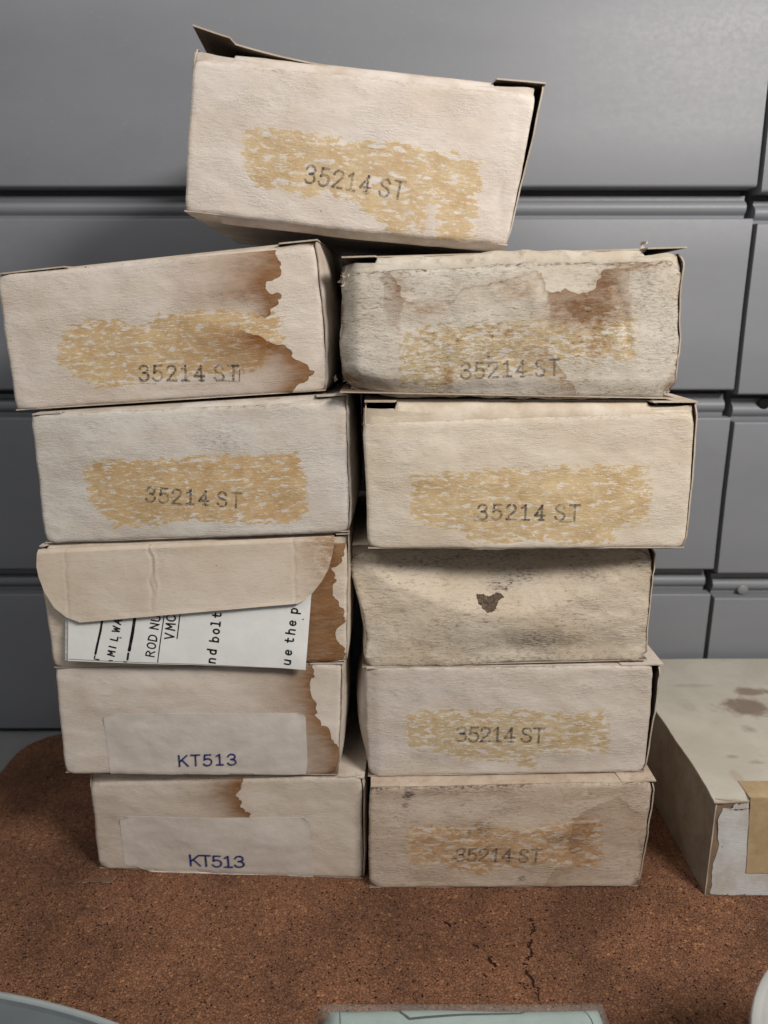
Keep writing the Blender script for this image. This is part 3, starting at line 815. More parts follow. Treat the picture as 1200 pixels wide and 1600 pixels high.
        def top(U, V):
            k = smooth(ua - .004, ua + .004, U) * (1 - smooth(ub - .004, ub + .004, U))
            f0 = (sb + 0.2) * k + 0.35 * (1 - k) + 0.25 * fbm(U * 14 + s.seed, U * 0 + 4)
            x = TL * (1 - U)[..., None] + TR * U[..., None]
            x = x + np.stack([(-gapL[1] - tabL * (1 - V)) * smooth(.12, 0, U) + (gapR[1] + tabR * (1 - V)) * smooth(.88, 1, U), 0 * U, hb(U) + lift_f(U, V)], -1)
            dpt = f0 + (depth - f0) * V
            return x + dpt[..., None] * s.nin
        s.top = sheet('top_panel', top, ub_us, np.linspace(0, 1, 14) ** 1.4, 0.55, (bm_, M_INNER, em), root)
        def bottom(U, V):
            x = BL * (1 - U)[..., None] + BR * U[..., None]
            dpt = 0.7 + (depth - 0.7) * (1 - V)
            return x + dpt[..., None] * s.nin + np.stack([0 * U, 0 * U, 0 * U + 0.08], -1)
        sheet('bottom_panel', bottom, np.linspace(0, 1, 12), np.linspace(0, 1, 6), 0.5, (bm_, M_INNER, em), root)
        def side(sign):
            def P(U, V):
                tt = (U if sign > 0 else 1 - U)
                Vx = V
                lo = s.F(np.full_like(U, 1.0 if sign > 0 else 0.0), np.clip(Vx, 0, 1))
                g = (gapR if sign > 0 else gapL)
                ex = (g[0] * (1 - V) + g[1] * V) * sign
                bu = (bulR if sign > 0 else bulL) * np.sin(math.pi * np.clip(tt, 0, 1) ** 0.6) * np.sin(math.pi * np.clip(V * .96 + .02, 0, 1)) ** 0.7 * sign
                z = lo[..., 2]
                hh = (hR if sign > 0 else hL)
                w = 0.35 * fbm(V * 6 + s.seed * sign, tt * 2 + 3)
                base = lo.copy()
                base[..., 1] = (TR[1] if sign > 0 else TL[1]) + (0.35 if sign > 0 else 1.1) + 0.4 * fbm(V * 9 + s.seed, V * 0 + sign)
                base[..., 1] = np.maximum(base[..., 1], lo[..., 1] + (-0.3 if sign > 0 else 0.5))
                base[..., 0] += ex + bu + w
                base[..., 2] += np.clip(V, 0, 1) * (hh - 0.3)
                return base + (tt * depth)[..., None] * s.nin
            return P
        sheet('side_panel', side(1), np.linspace(0, 1, 16) ** 1.5, np.linspace(0, 1, 24), 0.55, (bm_, M_INNER, em), root)
        sheet('side_panel', side(-1), 1 - np.linspace(1, 0, 16) ** 1.5, np.linspace(0, 1, 24), 0.55, (bm_, M_INNER, em), root)
        def back(U, V):
            x = s.quad(1 - U, V) + (depth - 0.6) * s.nin
            x[..., 2] += hb(1 - U) * V
            return x
        sheet('back_panel', back, np.linspace(0, 1, 4), np.linspace(0, 1, 4), 0.5, (bm_, M_INNER, em), root)
        # dust flaps folded in behind the front panel, showing in the corner slits
        for sg in (0, 1):
            def dust(U, V, sg=sg):
                u = (U * 0.2 if sg == 0 else 1 - 0.2 + U * 0.2)
                edge_t = (1 - U if sg == 0 else U)          # 1 at the outer side
                p = s.F(u, np.clip(V, 0, 1) * 0.98)
                h = hL if sg == 0 else hR
                p[..., 1] += 1.3
                p[..., 2] += V * (h * 0.72 + 0.9) * (0.55 + 0.45 * edge_t)
                return p
            sheet('dust_flap', dust, np.linspace(0, 1, 10), np.linspace(0, 1, 10), 0.5, (bm_, M_INNER, em), root)
        for tx, a, b, h, dens in d.get('text', []):
            if tx.startswith('K'):
                continue
            s.stamp(tx, a, b, h, dens)

    def quad(s, U, V):
        U = U[..., None]; V = V[..., None]
        return s.BL * (1 - U) * (1 - V) + s.BR * U * (1 - V) + s.TR * U * V + s.TL * (1 - U) * V

    def F(s, U, V):
        p = s.quad(U, V)
        x, y = U * s.W, V * s.H
        for k, pts in s.edge.items():
            pts = np.array(pts)
            if k == 'R': p[..., 0] += np.interp(V, pts[:, 0], pts[:, 1]) * U ** 3
            if k == 'L': p[..., 0] += np.interp(V, pts[:, 0], pts[:, 1]) * (1 - U) ** 3
            if k == 'T': p[..., 2] += np.interp(U, pts[:, 0], pts[:, 1]) * np.clip(V, 0, 1) ** 3
            if k == 'B': p[..., 2] += np.interp(U, pts[:, 0], pts[:, 1]) * np.clip(1 - V, 0, 1) ** 3
        # wavy cut edges
        p[..., 0] += 0.8 * s.wear * fbm(V * 6 + s.seed, U * 0 + 1.5) * (smooth(.94, 1, U) - smooth(.06, 0, U))
        p[..., 2] += 0.65 * s.wear * fbm(U * 11 + s.seed, U * 0 + 7.5) * (smooth(.9, 1, V) - smooth(.1, 0, V))
        out = s.bulge * np.sin(math.pi * np.clip(U, 0, 1)) * np.sin(math.pi * np.clip(V, 0, 1)) + 0.95 * fbm(x * .035 + s.seed, y * .05) + 0.2 * fbm(x * .17 + s.seed, y * .25)
        # softly rolled edges
        ex = np.minimum(x, s.W - x); ey = np.minimum(y, s.H - y)
        out = out - 0.7 * np.clip(1 - ex / 1.4, 0, 1.2) ** 2 - 0.9 * np.clip(1 - ey / 1.6, 0, 1.2) ** 2
        cr = np.clip(1 - ex / 4.5, 0, 1.1) * np.clip(1 - ey / 4.5, 0, 1.1)
        p[..., 0] += s.wear * 1.0 * cr * np.where(U < .5, 1, -1) * (0.7 + vnoise(U * 3 + s.seed, V * 3))
        p[..., 2] += s.wear * 0.7 * cr * np.where(V < .5, 1, -1) * (0.7 + vnoise(U * 3 + s.seed, V * 3 + 8))
        out = out - s.wear * 1.3 * cr
        if s.disp is not None:
            out = out + s.disp(U, V, x, y)
        p[..., 1] -= out
        return p

    def on(s, x, y, lift):
        """point on the front panel, x,y in mm, lifted towards the viewer"""
        q = s.F(np.asarray(x) / s.W, np.asarray(y) / s.H)
        q[..., 1] -= lift
        return q

    def stamp(s, tx, a, b, h, dens, mat=None, name='stamped_number', parent=None, width=0.155, wide=1.0, lift=0.0, extra=None):
        W, H = s.W, s.H
        a = np.array([a[0] * W, a[1] * H]); b = np.array([b[0] * W, b[1] * H])
        ang = math.atan2(b[1] - a[1], b[0] - a[0])
        total = np.linalg.norm(b - a)
        nadv = len(tx.replace(' ', '')) - 1 + 0.42 * tx.count(' ')
        adv = (total - 0.62 * h * wide) / nadv
        ln, _ = text_lines(tx, h, h * width, (0, 0), adv, 0.0, 0.10, 1.42, wide)
        ca, sa = math.cos(ang), math.sin(ang)
        R = np.array([[ca, sa], [-sa, ca]])
        ln = [(p @ R + a, w) for p, w in ln]
        if extra:
            ln += [(densify(np.array(p, float) * [W, H], 0.5), w) for p, w in extra]
        m = mat or (M_STAMP_D if dens >= 1.0 else M_STAMP)
        return strokes_mesh(name, ln, lambda x, y, l: s.on(x, y, l + lift), m, parent or s.front)

    def crease_disp(s):
        pass

def dent_line(path, depth, width):
    path = np.array(path, float)
    def g(x, y):
        return -depth * np.exp(-(seg_dist(x, y, path) / width) ** 2)
    return g

# --- right column, bottom up
def d_r6(U, V, x, y):
    return 0.6 * smooth(.9, 1, V) * np.sin(U * 9) * .5
r6 = Carton('R6', 'dirtiest stained carton at the bottom of the right column', (54.0, 56.3), (0.585, 0.495, 0.41), sb=9.0, hs=.45, disp=d_r6,
            glue_col=(0.53, 0.35, 0.185), glue_bias=-0.02, dirt=1.35, gapR=(0.5, 1.4), bulR=1.2, edges_mat=M_EDGE_D)
def d_r5(U, V, x, y):
    return 0.0 * x - 1.2 * smooth(.05, 0, U)
r5 = Carton('R5', 'carton with faded tan glue patch second from the bottom of the right column', (108.4, 110.2), (0.636, 0.578, 0.521), sb=4.0,
            disp=d_r5, gapR=(0.6, 3.6), bulL=6.0, bulR=0.6, glue_bias=-0.02, glue_col=(0.56, 0.435, 0.25), dirt=0.9, tabR=1.0)
def d_r4(U, V, x, y):
    arc_ = 0.86 - 0.42 * np.sin(math.pi * np.clip((U - .04) / .92, 0, 1)) ** 0.9
    k = np.clip(V - arc_, 0, 1)
    soft = np.sqrt(k * k + 0.0009) - 0.03
    o = -25.0 * np.maximum(soft, 0) * smooth(0.0, .1, U) * smooth(1.0, .9, U)
    o = o - 2.2 * smooth(.12, 0, U) * smooth(.5, .9, V)
    o = o + 1.0 * np.exp(-((U - .5) / .35) ** 2 - ((V - .40) / .16) ** 2) - 1.4 * np.exp(-((U - .55) / .3) ** 2 - ((V - .12) / .12) ** 2)
    o = o + 0.5 * fbm(x * .13 + 3, y * .16)
    o = o + dent_line([(96, 55), (104, 44), (112, 40)], .5, 1.2)(x, y)
    return o
r4 = Carton('R4', 'crushed grimy carton without a number, dark brown spot on its dented front', (165.0, 165.6), (0.636, 0.562, 0.457), sb=3.0,
            disp=d_r4, wear=1.9, bulL=2.8, bulR=-1.0, dirt=1.6, fuzz=1.3, gapL=(-.4, .6), gapR=(.2, 1.4), edges_mat=M_EDGE_D,
            edge={'L': [(0, 0), (.25, 2.2), (.5, 1.6), (.8, -1.0), (1, -1.4)]})
r3 = Carton('R3', 'cleanest cream carton with crisp number under the crushed grey carton in the right column', (226.0, 226.0), (0.679, 0.609, 0.51), sb=5.0,
            ua=.10, ub=.87, hs=.62, glue_bias=0.035, glue_col=(0.60, 0.45, 0.24), dirt=0.7, gapR=(.6, 1.2), bulR=.4, bulL=.4,
            edge={'R': [(0, 0), (.5, .9), (1, 0)]})
def d_r2(U, V, x, y):
    o = -5.5 * np.clip(1 - U / .06, 0, 1) ** 1.5
    o = o - 4.0 * smooth(.35, 0, U) * smooth(.22, 0, V) - 2.2 * smooth(.16, 0, V)
    o = o + dent_line([(103, 40), (107, 30), (108, 24), (110, 16)], .7, .9)(x, y) + dent_line([(108, 46), (104, 38)], .5, .8)(x, y)
    o = o + dent_line([(40, 35), (46, 24)], .3, .8)(x, y) + 0.35 * fbm(x * .16, y * .2)
    return o
r2 = Carton('R2', 'battered grey water-stained carton with frayed corners at the top of the right column', (279.5, 283.0), (0.62, 0.578, 0.505), sb=4.0,
            ua=.105, ub=.89, hs=.5, disp=d_r2, wear=2.1, glue_bias=-0.06, glue_col=(0.54, 0.42, 0.235), dirt=1.7, fuzz=1.3, gapR=(.5, 1.0), bulR=1.0, bulL=1.5,
            edge={'T': [(0, -1.0), (.1, .2), (.3, 0), (.5, .6), (.8, .3), (1, 0)], 'B': [(0, 3.0), (.07, .5), (.14, -1.2), (.5, -.6), (.95, -.3), (1, 1.4)]}, edges_mat=M_EDGE_D)

# --- left column, bottom up
l6 = Carton('L6', 'carton with KT513 sticker and brown stain at the bottom of the left column', (53.4, 54.6), (0.636, 0.567, 0.489), sb=3.0,
            ua=.09, ub=.9, hs=.2, dirt=0.7, fuzz=.6, tabL=4.5, gapL=(0.2, 0.2), bulL=2.0, gapR=(1.0, 1.2),
            edge={'B': [(0, .8), (.04, .2), (.2, .6), (1, 0)]})
l5 = Carton('L5', 'carton with KT513 sticker and brown tide mark second from the bottom of the left column', (108.0, 111.0), (0.673, 0.609, 0.541), sb=3.0,
            dirt=0.65, gapR=(.7, .8), bulR=2.0, fuzz=.55, edge={'R': [(0, -1.6), (.12, 0), (1, 0)]})
l4 = Carton('L4', 'open carton with its round-cornered flap hanging down over a folded sheet', (164.4, 170.2), (0.679, 0.599, 0.505), sb=2.5,
            ua=.02, ub=.955, hs=.45, dirt=0.7, gapR=(.7, .9), bulR=1.4)
l3 = Carton('L3', 'carton with golden glue patch and grey scuff between open flap carton and upper left carton', (219.7, 228.0), (0.653, 0.615, 0.563), sb=5.0,
            ua=.10, ub=.905, hs=.4, glue_bias=0.045, glue_col=(0.59, 0.41, 0.195), dirt=0.9, gapR=(.8, .8), bulR=2.2)
l2 = Carton('L2', 'tilted carton with big brown tide stain at the top of the left column', (274.3, 286.6), (0.695, 0.625, 0.558), sb=6.0,
            ua=.22, ub=.885, hs=.3, glue_bias=0.02, glue_col=(0.60, 0.43, 0.215), dirt=0.6, gapR=(.7, .9), bulR=2.2,
            edge={'R': [(0, -.6), (.06, .5), (.2, 1.2), (.5, .9), (1, 0)], 'B': [(0, 0), (.25, .6), (.6, .5), (1, 0)]})
def t_lift(u, v):
    return 6.6 * np.clip(1 - u / .40, 0, 1) ** 1.6 * np.clip(1 - v * 1.2, 0, 1) ** 1.5
t1 = Carton('T', 'tilted carton with torn lifted lid lying on top of both columns', (354.6, 341.3), (0.706, 0.641, 0.584), sb=6.0, lift=t_lift, ua=.115, ub=.88, hs=.22,
            glue_bias=0.015, glue_col=(0.62, 0.47, 0.27), dirt=0.6, gapR=(.4, 3.4), bulR=0.4, backdrop=3.5,
            edge={'B': [(0, 0), (.5, -.5), (1, 0)]})

# bottom tuck flap of the uppermost carton, with a slit at its left corner
def tb(U, V):
    p = t1.F(U, np.zeros_like(U))
    k = smooth(.10, .108, U) * 0.75 + 0.25
    w = 1 - V
    return p + np.stack([0 * U, 0.3 + 7.0 * w ** 1.2, -2.3 * np.sin(w * math.pi / 2) * k], -1)
sheet('tuck_flap', tb, np.unique(np.concatenate([np.linspace(0, 1, 40), [.1, .108]])), np.linspace(0, 1, 8), 0.5, (t1.bm, M_INNER, M_EDGE), t1.root)

# overstruck edges of the rubber stamp on some numbers
def streaks(c, segs, mat=M_STAMP):
    for p, w in segs:
        strokes_mesh('stamp_smudge', [(densify(np.array(p, float) * [c.W, c.H], 0.6), w)], lambda x, y, l: c.on(x, y, l + .03), mat, c.front)
u0, v0 = DATA['R3']['text'][0][1]
streaks(r3, [([(u0 - .012, v0 - .01), (u0 + .03, v0 - .015)], .35), ([(u0 - .012, v0 - .005), (u0 - .008, v0 + .05)], .3), ([(u0 + .24, v0 - .02), (u0 + .29, v0 - .025)], .3)])
u0, v0 = DATA['L2']['text'][0][1]
streaks(l2, [([(u0, v0 - .018), (u0 + .05, v0 - .03)], .35), ([(u0 + .25, v0 - .03), (u0 + .31, v0 - .055)], .4), ([(u0 + .315, v0 - .05), (u0 + .318, v0 + .03)], .5)])

# --- stickers on the two lower left cartons
def sticker_mat():
    t = NT('sticker_paper')
    p = t.xf(t.pos(), (1000, 1000, 1000))
    n = t.noise(p, 0.08, 4, 0.6)
    c = t.mix(t.ramp(n, 0.3, 0.7), (0.655, 0.605, 0.55), (0.59, 0.54, 0.485))
    return t.done(t.bsdf(c, 0.5, 0.35, t.bump(t.noise(p, 0.16, 4, 0.6), 0.25, 0.0012)))
M_STICK = sticker_mat()
def sticker(c, torn):
    q = c.d['label']   # TL TR BR BL in uv
    q = [np.array(p) * [c.W, c.H] for p in q]
    TLq, TRq, BRq, BLq = q
    r = 3.0
    def P(U, V):
        # rounded corners: squeeze the ends of the rows near the top and bottom
        wd = np.linalg.norm(TRq - TLq); ht = np.linalg.norm(TLq - BLq)
        yy = np.clip(np.minimum(1 - V, 1.0) * ht, 0, None)
        cut = np.where(yy < r, r - np.sqrt(np.clip(r * r - (r - yy) ** 2, 0, None)), 0) / wd
        Uc = cut + U * (1 - 2 * cut)
        xy = (BLq * ((1 - Uc) * (1 - V))[..., None] + BRq * (Uc * (1 - V))[..., None] + TRq * (Uc * V)[..., None] + TLq * ((1 - Uc) * V)[..., None])
        if torn:
            drop = np.interp(U, [0, .06, .10, .14, .3, .5, .76, .82, .88, .93, 1], [0, -1.0, -2.6, -4.4, -4.9, -4.4, -2.6, -2.2, -1.0, -.2, -.4])
            xy[..., 1] += (drop + .5 * fbm(U * 40, U * 0)) * np.clip(1 - V * 3, 0, 1)
        lift = 0.16 + 0.22 * np.clip(fbm(U * 5 + c.seed, V * 3), 0, 1)
        lift = lift + .5 * smooth(.03, 0, U) * smooth(.7, 1, V) + .4 * smooth(.975, 1, U) * smooth(.5, 1, V)
        yclip = xy[..., 1]
        under = np.clip(-yclip, 0, None)
        res = c.on(xy[..., 0], np.maximum(yclip, 0), lift)
        res[..., 1] -= under * 0.35 + .3 * smooth(1.5, 0, yclip)
        res[..., 2] -= under * 0.45
        return res
    lab = sheet('label_sticker', P, np.linspace(0, 1, 70), np.linspace(0, 1, 30), 0.1, (M_STICK, M_STICK, M_STICK), c.root)
    tx, a, b, h, _ = c.d['text'][0]
    c.stamp(tx, a, b, h, 1, M_BLUE, 'printed_code', lab, 0.135, 1.12, 0.45)
    return lab
sticker(l5, False)
sticker(l6, True)
# brown bottom tab of the lowest left carton
def tabp(U, V):
    return np.stack([-141.5 + 13 * U + 1.5 * V, 1.5 - 4.0 * (1 - V) + 0 * U, 0.25 + .5 * (1 - V) + .3 * fbm(U * 4, V * 4)], -1)
sheet('bottom_tab', tabp, np.linspace(0, 1, 8), np.linspace(0, 1, 5), 0.2, (board('brown_tab', (0.20, 0.115, 0.075), .5), M_INNER, M_EDGE_D), l6.root)

# --- the hanging flap of the open carton
FL = np.array([(-144.6, 163.4), (-145.0, 160.0), (-145.3, 156.5), (-144.7, 152.0), (-142.8, 145.5), (-139.4, 138.6), (-134.5, 134.3), (-128.6, 132.3)])
FR = np.array([(-20.7, 169.2), (-20.9, 166.0), (-21.6, 161.2), (-23.2, 155.5), (-26.2, 150.0), (-30.0, 145.2), (-33.2, 142.3), (-36.2, 140.8)])
tt_ = np.linspace(1, 0, 8)
def flap_y(x, z, V):
    w = 1 - V
    o = -1.2 - 3.4 * w ** 1.3 + 1.2 * smooth(.93, 1, V)
    o = o + 0.22 * np.exp(-((x + 133.5 + .8 * vnoise(z * .3, z * 0)) / .5) ** 2) + 0.34 * np.exp(-((x + 98 + 2.2 * vnoise(z * .22, z * 0 + 3)) / .55) ** 2) * smooth(132, 150, z) + 0.26 * np.exp(-((x + 37.5 + 1.2 * vnoise(z * .35, z * 0 + 6)) / .5) ** 2)
    o = o - 0.3 * np.exp(-((x + 96.2 + 2.6 * vnoise(z * .25, z * 0 + 9)) / .6) ** 2) * smooth(136, 150, z) + .25 * fbm(x * .08, z * .1) - .8 * smooth(-134, -146, x)
    return o
def flapP(U, V):
    Vc = np.clip(V, 0, 1)
    lx = np.interp(Vc, tt_[::-1], FL[::-1, 0]); lz = np.interp(Vc, tt_[::-1], FL[::-1, 1])
    rx = np.interp(Vc, tt_[::-1], FR[::-1, 0]); rz = np.interp(Vc, tt_[::-1], FR[::-1, 1])
    x = lx * (1 - U) + rx * U; z = lz * (1 - U) + rz * U
    y = flap_y(x, z, Vc)
    return np.stack([x, y + 0.0, z], -1)
us = np.linspace(0, 1, 220); vs_ = np.linspace(0, 1, 60)
U, V = np.meshgrid(us, vs_)
fx = flapP(U, V)[..., 0]; fz = flapP(U, V)[..., 2]
zero = np.zeros_like(U)
fat = {'glue': zero - 9, 'st': zero - 9, 'sa': zero, 'dg': 0.5 * np.exp(-((fx + 92) / 14) ** 2 - ((fz - 163) / 1.6) ** 2) + .35 * np.exp(-((fx + 95) / 4) ** 2 - ((fz - 158) / 6) ** 2),
       'db': 1.25 * smooth(-42, -20, fx) * (0.6 + .4 * smooth(145, 165, fz)) + .22 * smooth(160, 168, fz), 'ed': zero + 6 - 5.0 * smooth(.96, 1, V)}
flap = sheet('hanging_flap', flapP, us, vs_, 0.5, (paper_front('flap_paper', (0.64, 0.56, 0.47), 91.0, 0, dirt=.7, fuzz=.55), M_INNER, M_EDGE), l4.root, (127, 35), fat)

# --- folded instruction sheet tucked behind the flap (a thing of its own)
def sheet_y(x, z):
    w = smooth(150, 110, z)
    return -1.0 - 1.6 * w - .25 * np.sin((x + 60) * .09) * w + .2 * fbm(x * .06, z * .08) - 0.9 * smooth(-46, -32, x) * smooth(124, 112, z)
def sheet_p(dx, dz, dy):
    def P(U, V):
        bl = np.array([-136.2 + dx, 114.9 + dz]); br = np.array([-33.8 + dx * .2, 110.3 + dz * .3]); tl = np.array([-132.6 + dx, 152.0]); tr = np.array([-30.2, 150.0])
        xz = bl * ((1 - U) * (1 - V))[..., None] + br * (U * (1 - V))[..., None] + tr * (U * V)[..., None] + tl * ((1 - U) * V)[..., None]
        return np.stack([xz[..., 0], sheet_y(xz[..., 0], xz[..., 1]) + dy, xz[..., 1]], -1)
    return P
t = NT('copier_paper')
p_ = t.xf(t.pos(), (1000, 1000, 1000))
M_SHEET = t.done(t.bsdf(t.mix(t.ramp(t.noise(p_, .06, 4, .6), .3, .7), (0.84, 0.85, 0.83), (0.77, 0.785, 0.77)), .55, .35, t.bump(t.noise(p_, .09, 3, .6), .2, .0012)))
sroot = empty('instruction_sheet', (-0.085, -0.002, 0.112))
tag(sroot, 'folded white instruction sheet with black lettering sticking out below the open flap', 'paper')
top_leaf = sheet('top_leaf', sheet_p(0, 0, -.75), np.linspace(0, 1, 50), np.linspace(0, 1, 24), 0.12, (M_SHEET,) * 3, sroot)
sheet('under_leaf', sheet_p(-0.3, -1.1, -.35), np.linspace(0, 1, 40), np.linspace(0, 1, 16), 0.12, (M_SHEET,) * 3, sroot)
sheet('plastic_sleeve', sheet_p(-1.6, -1.0, -.15), np.linspace(0, 1, 40), np.linspace(0, 1, 16), 0.08, (film('sleeve_film', (.8, .83, .83), .38),) * 3, sroot)
def on_sheet(x, z, l):
    return np.stack([x, sheet_y(x, z) - .75 - l, z], -1)
def run_text(tx, a, b, h, width, gap=1.5):
    a = np.array(a); b = np.array(b)
    dirv = (b - a) / np.linalg.norm(b - a); up = np.array([-dirv[1], dirv[0]])
    nadv = len(tx.replace(' ', '')) - 1 + (gap - 1) * tx.count(' ')
    adv = (np.linalg.norm(b - a) - .55 * h) / max(nadv, 1)
    ln, _ = text_lines(tx, h, width, (0, 0), adv, 0.0, 0.08, gap, 1.12)
    return [(np.outer(p[:, 0], dirv) + np.outer(p[:, 1], up) + a, w) for p, w in ln]
def ln_(pts, w): return (densify(np.array(pts, float), .8), w)
for tx, a, b, h, w, g in (('MILWA', (-116.0, 116.2), (-112.0, 132.0), 2.8, .66, 1.5), ('ROD NU', (-98.9, 116.0), (-95.3, 133.8), 3.5, .60, 1.5), ('VMC', (-90.1, 123.9), (-88.7, 133.9), 3.7, .66, 1.5),
                          ('nd', (-72.9, 112.9), (-72.0, 119.0), 3.7, .74, 1.5), ('bolt', (-71.0, 122.6), (-69.2, 135.6), 3.7, .74, 1.5),
                          ('ue', (-40.4, 112.5), (-39.5, 119.0), 3.7, .70, 1.5), ('the', (-38.9, 122.4), (-37.4, 132.0), 3.7, .70, 1.5), ('p', (-36.9, 135.6), (-36.6, 138.0), 3.7, .70, 1.5)):
    strokes_mesh('printed_word', run_text(tx, a, b, h, w, g), on_sheet, M_BLACK, top_leaf)
for pts, w in (([(-119.6, 134.6), (-121.0, 128.0), (-123.2, 120.4), (-124.0, 117.4)], .95), ([(-124.3, 116.4), (-124.7, 115.0), (-122.8, 114.7)], .6),
               ([(-105.8, 135.0), (-107.4, 127.0), (-109.3, 119.1)], 1.3), ([(-109.8, 117.6), (-110.4, 114.8)], .9),
               ([(-93.2, 136.2), (-95.6, 124.0), (-97.5, 113.6)], .42), ([(-86.5, 136.6), (-88.6, 124.2)], .46),
               ([(-118.3, 114.4), (-116.9, 114.3)], .4), ([(-112.0, 113.9), (-110.7, 113.7)], .4), ([(-113.0, 124.6), (-112.5, 124.6)], .5), ([(-34.5, 132.9), (-34.3, 132.9)], .5)):
    strokes_mesh('printed_line', [ln_(pts, w)], on_sheet, M_BLACK, top_leaf)

# --- frayed fibres at the torn corners of the battered carton
def fibres(c, spots, mat, name='frayed_fibre'):
    co = []; f = []
    r = random.Random(5)
    for (u, v, dy, n, L, spread) in spots:
        for _ in range(n):
            p = c.F(np.array(u + r.gauss(0, spread[0])), np.array(v + r.gauss(0, spread[1])))
            p[1] += dy + r.uniform(-.6, .6)
            d = np.array([r.gauss(spread[2], .7), r.gauss(-.3, .5), r.gauss(spread[3], .7)]); d /= np.linalg.norm(d)
            l = L * r.uniform(.5, 1.3); w = r.uniform(.25, .7)
            sd = np.cross(d, [0, 1, 0.2]); sd /= np.linalg.norm(sd)
            b = len(co)
            mid = p + d * l * .6 + np.array([r.gauss(0, .3), r.gauss(0, .3), -.15 * l])
            co += [p - sd * w, p + sd * w, mid + sd * w * .7, mid - sd * w * .7, p + d * l]
            f += [(b, b + 1, b + 2, b + 3), (b + 3, b + 2, b + 4)]
    o = mesh_np(name, np.array(co), f, [mat], None, None, None, True, c.root)
    o['kind'] = 'stuff'
    return o
M_FIB = board('torn_paper_fibre', (0.60, 0.53, 0.44), .3)
fibres(r2, [(.005, .985, .5, 26, 2.4, (.008, .02, -.8, .1)), (.89, 1.1, 3.0, 12, 2.0, (.008, .02, 0, .8)), (.02, .02, 2, 16, 1.6, (.02, .03, -.4, -.3)), (.985, .02, .5, 8, 1.2, (.01, .02, .4, -.4))], M_FIB)
fibres(r3, [(.0, 1.0, .4, 6, 1.1, (.004, .01, -.7, .3)), (.885, 1.09, 3.2, 4, 1.2, (.006, .01, 0, .4))], M_FIB)
fibres(t1, [(.005, 1.0, .4, 8, 1.2, (.006, .01, -.5, .4))], M_FIB)
fibres(l3, [(.09, 1.01, .2, 6, 1.3, (.006, .008, .3, .5))], M_FIB)
fibres(l2, [(.2, 1.0, .2, 6, 1.5, (.03, .006, .6, .0))], M_FIB)
fibres(r4, [(.0, .97, 1.0, 12, 1.5, (.006, .03, -.5, .2)), (.99, 1.02, 1.5, 12, 1.6, (.012, .02, .6, .1)), (.99, .03, .6, 8, 1.2, (.01, .03, .4, -.2))], M_FIB)

# ------------------------------------------------------------------ larger carton at the right
CX0, CX1, CY0, CY1, CH = 147.2, 330.0, -10.5, 131.0, 51.5
croot = empty('large_carton', ((CX0 + CX1) / 2 * MM, (CY0 + CY1) / 2 * MM, 0.0))
tag(croot, 'larger flat white carton with tape lying at the right beside the stack', 'carton')
def lid_mat():
    t = NT('large_carton_lid_paper')
    p = t.xf(t.pos(), (1000, 1000, 1000))
    c = t.mix(t.ramp(t.noise(p, .03, 4, .6), .3, .7), (0.54, 0.51, 0.44), (0.46, 0.43, 0.365))
    # brown finger smears around one place plus scattered rubs
    def smear(cx, cy, rx, ry, th, col, fac, c):
        v = t.xf(p, (1 / rx, 1 / ry, 0), (-cx / rx, -cy / ry, 0))
        ln = t.n('ShaderNodeVectorMath', operation='LENGTH'); t.put(ln.inputs[0], v)
        d = t.add(ln.outputs['Value'], t.mul(t.add(t.noise(p, .16, 5, .65), -.5), 1.5))
        return t.mix(t.mul(t.ramp(d, 1.0, 1.0 - th), fac), c, col)
    br = (0.17, 0.115, 0.085)
    c = smear(197, 70, 19, 13, .6, br, .8, c)
    c = smear(208, 88, 13, 6, .6, br, .7, c)
    c = smear(188, 47, 5, 5.5, .9, br, .5, c)
    c = smear(168, 22, 5, 2.5, .9, br, .45, c)
    c = smear(178, 17, 7, 2.2, .9, br, .4, c)
    c = smear(190, 18, 5, 2, .9, br, .35, c)
    c = smear(163, 6, 3, 6, .5, (0.36, 0.28, 0.18), .4, c)
    c = smear(175, 95, 16, 3, .6, br, .22, c)
    c = smear(165, 70, 6, 10, .6, br, .15, c)
    c = t.mix(t.mul(t.ramp(t.noise(t.xf(p, (.2, .5, .5)), 1, 6, .7), .55, .75), .35), c, (0.25, 0.22, 0.17))
    return t.done(t.bsdf(c, .75, .25, t.bump(t.noise(p, .5, 4, .6), .3, .0005)))
M_KRAFT = board('brown_carton_board', (0.25, 0.185, 0.13), .5)
M_SIDE = board('large_carton_side', (0.32, 0.275, 0.22), .4)
def lid(U, V):
    x = CX0 - .8 + (CX1 - CX0) * U + .6 * fbm(V * 12, U * 0) * smooth(.1, 0, U); y = CY0 - .3 + (CY1 - CY0) * V
    z = CH + .5 * np.sin(math.pi * V) + .5 * fbm(x * .03, y * .03) - 1.2 * smooth(.04, 0, V) - .9 * np.exp(-((x - 150) / 6) ** 2 - ((y + 6) / 5) ** 2)
    return np.stack([x, y, z], -1)
sheet('lid', lid, np.unique(np.concatenate([np.linspace(0, .1, 12), np.linspace(0, 1, 30)])), np.unique(np.concatenate([np.linspace(0, .08, 8), np.linspace(0, 1, 40)])), 0.9, (lid_mat(), M_KRAFT, M_EDGE_D), croot, (183, 141))
def cfront(U, V):
    return np.stack([CX0 + .6 + (CX1 - CX0) * U + 1.2 * V * smooth(.05, 0, U) * 0, CY0 + .2 * fbm(U * 8, V * 3) + .9 * smooth(.02, 0, U), .2 + (CH - 1.4) * V], -1)
sheet('front_panel', cfront, np.linspace(0, 1, 40), np.linspace(0, 1, 20), 0.9, (M_KRAFT, M_KRAFT, M_EDGE_D), croot, (183, 51))
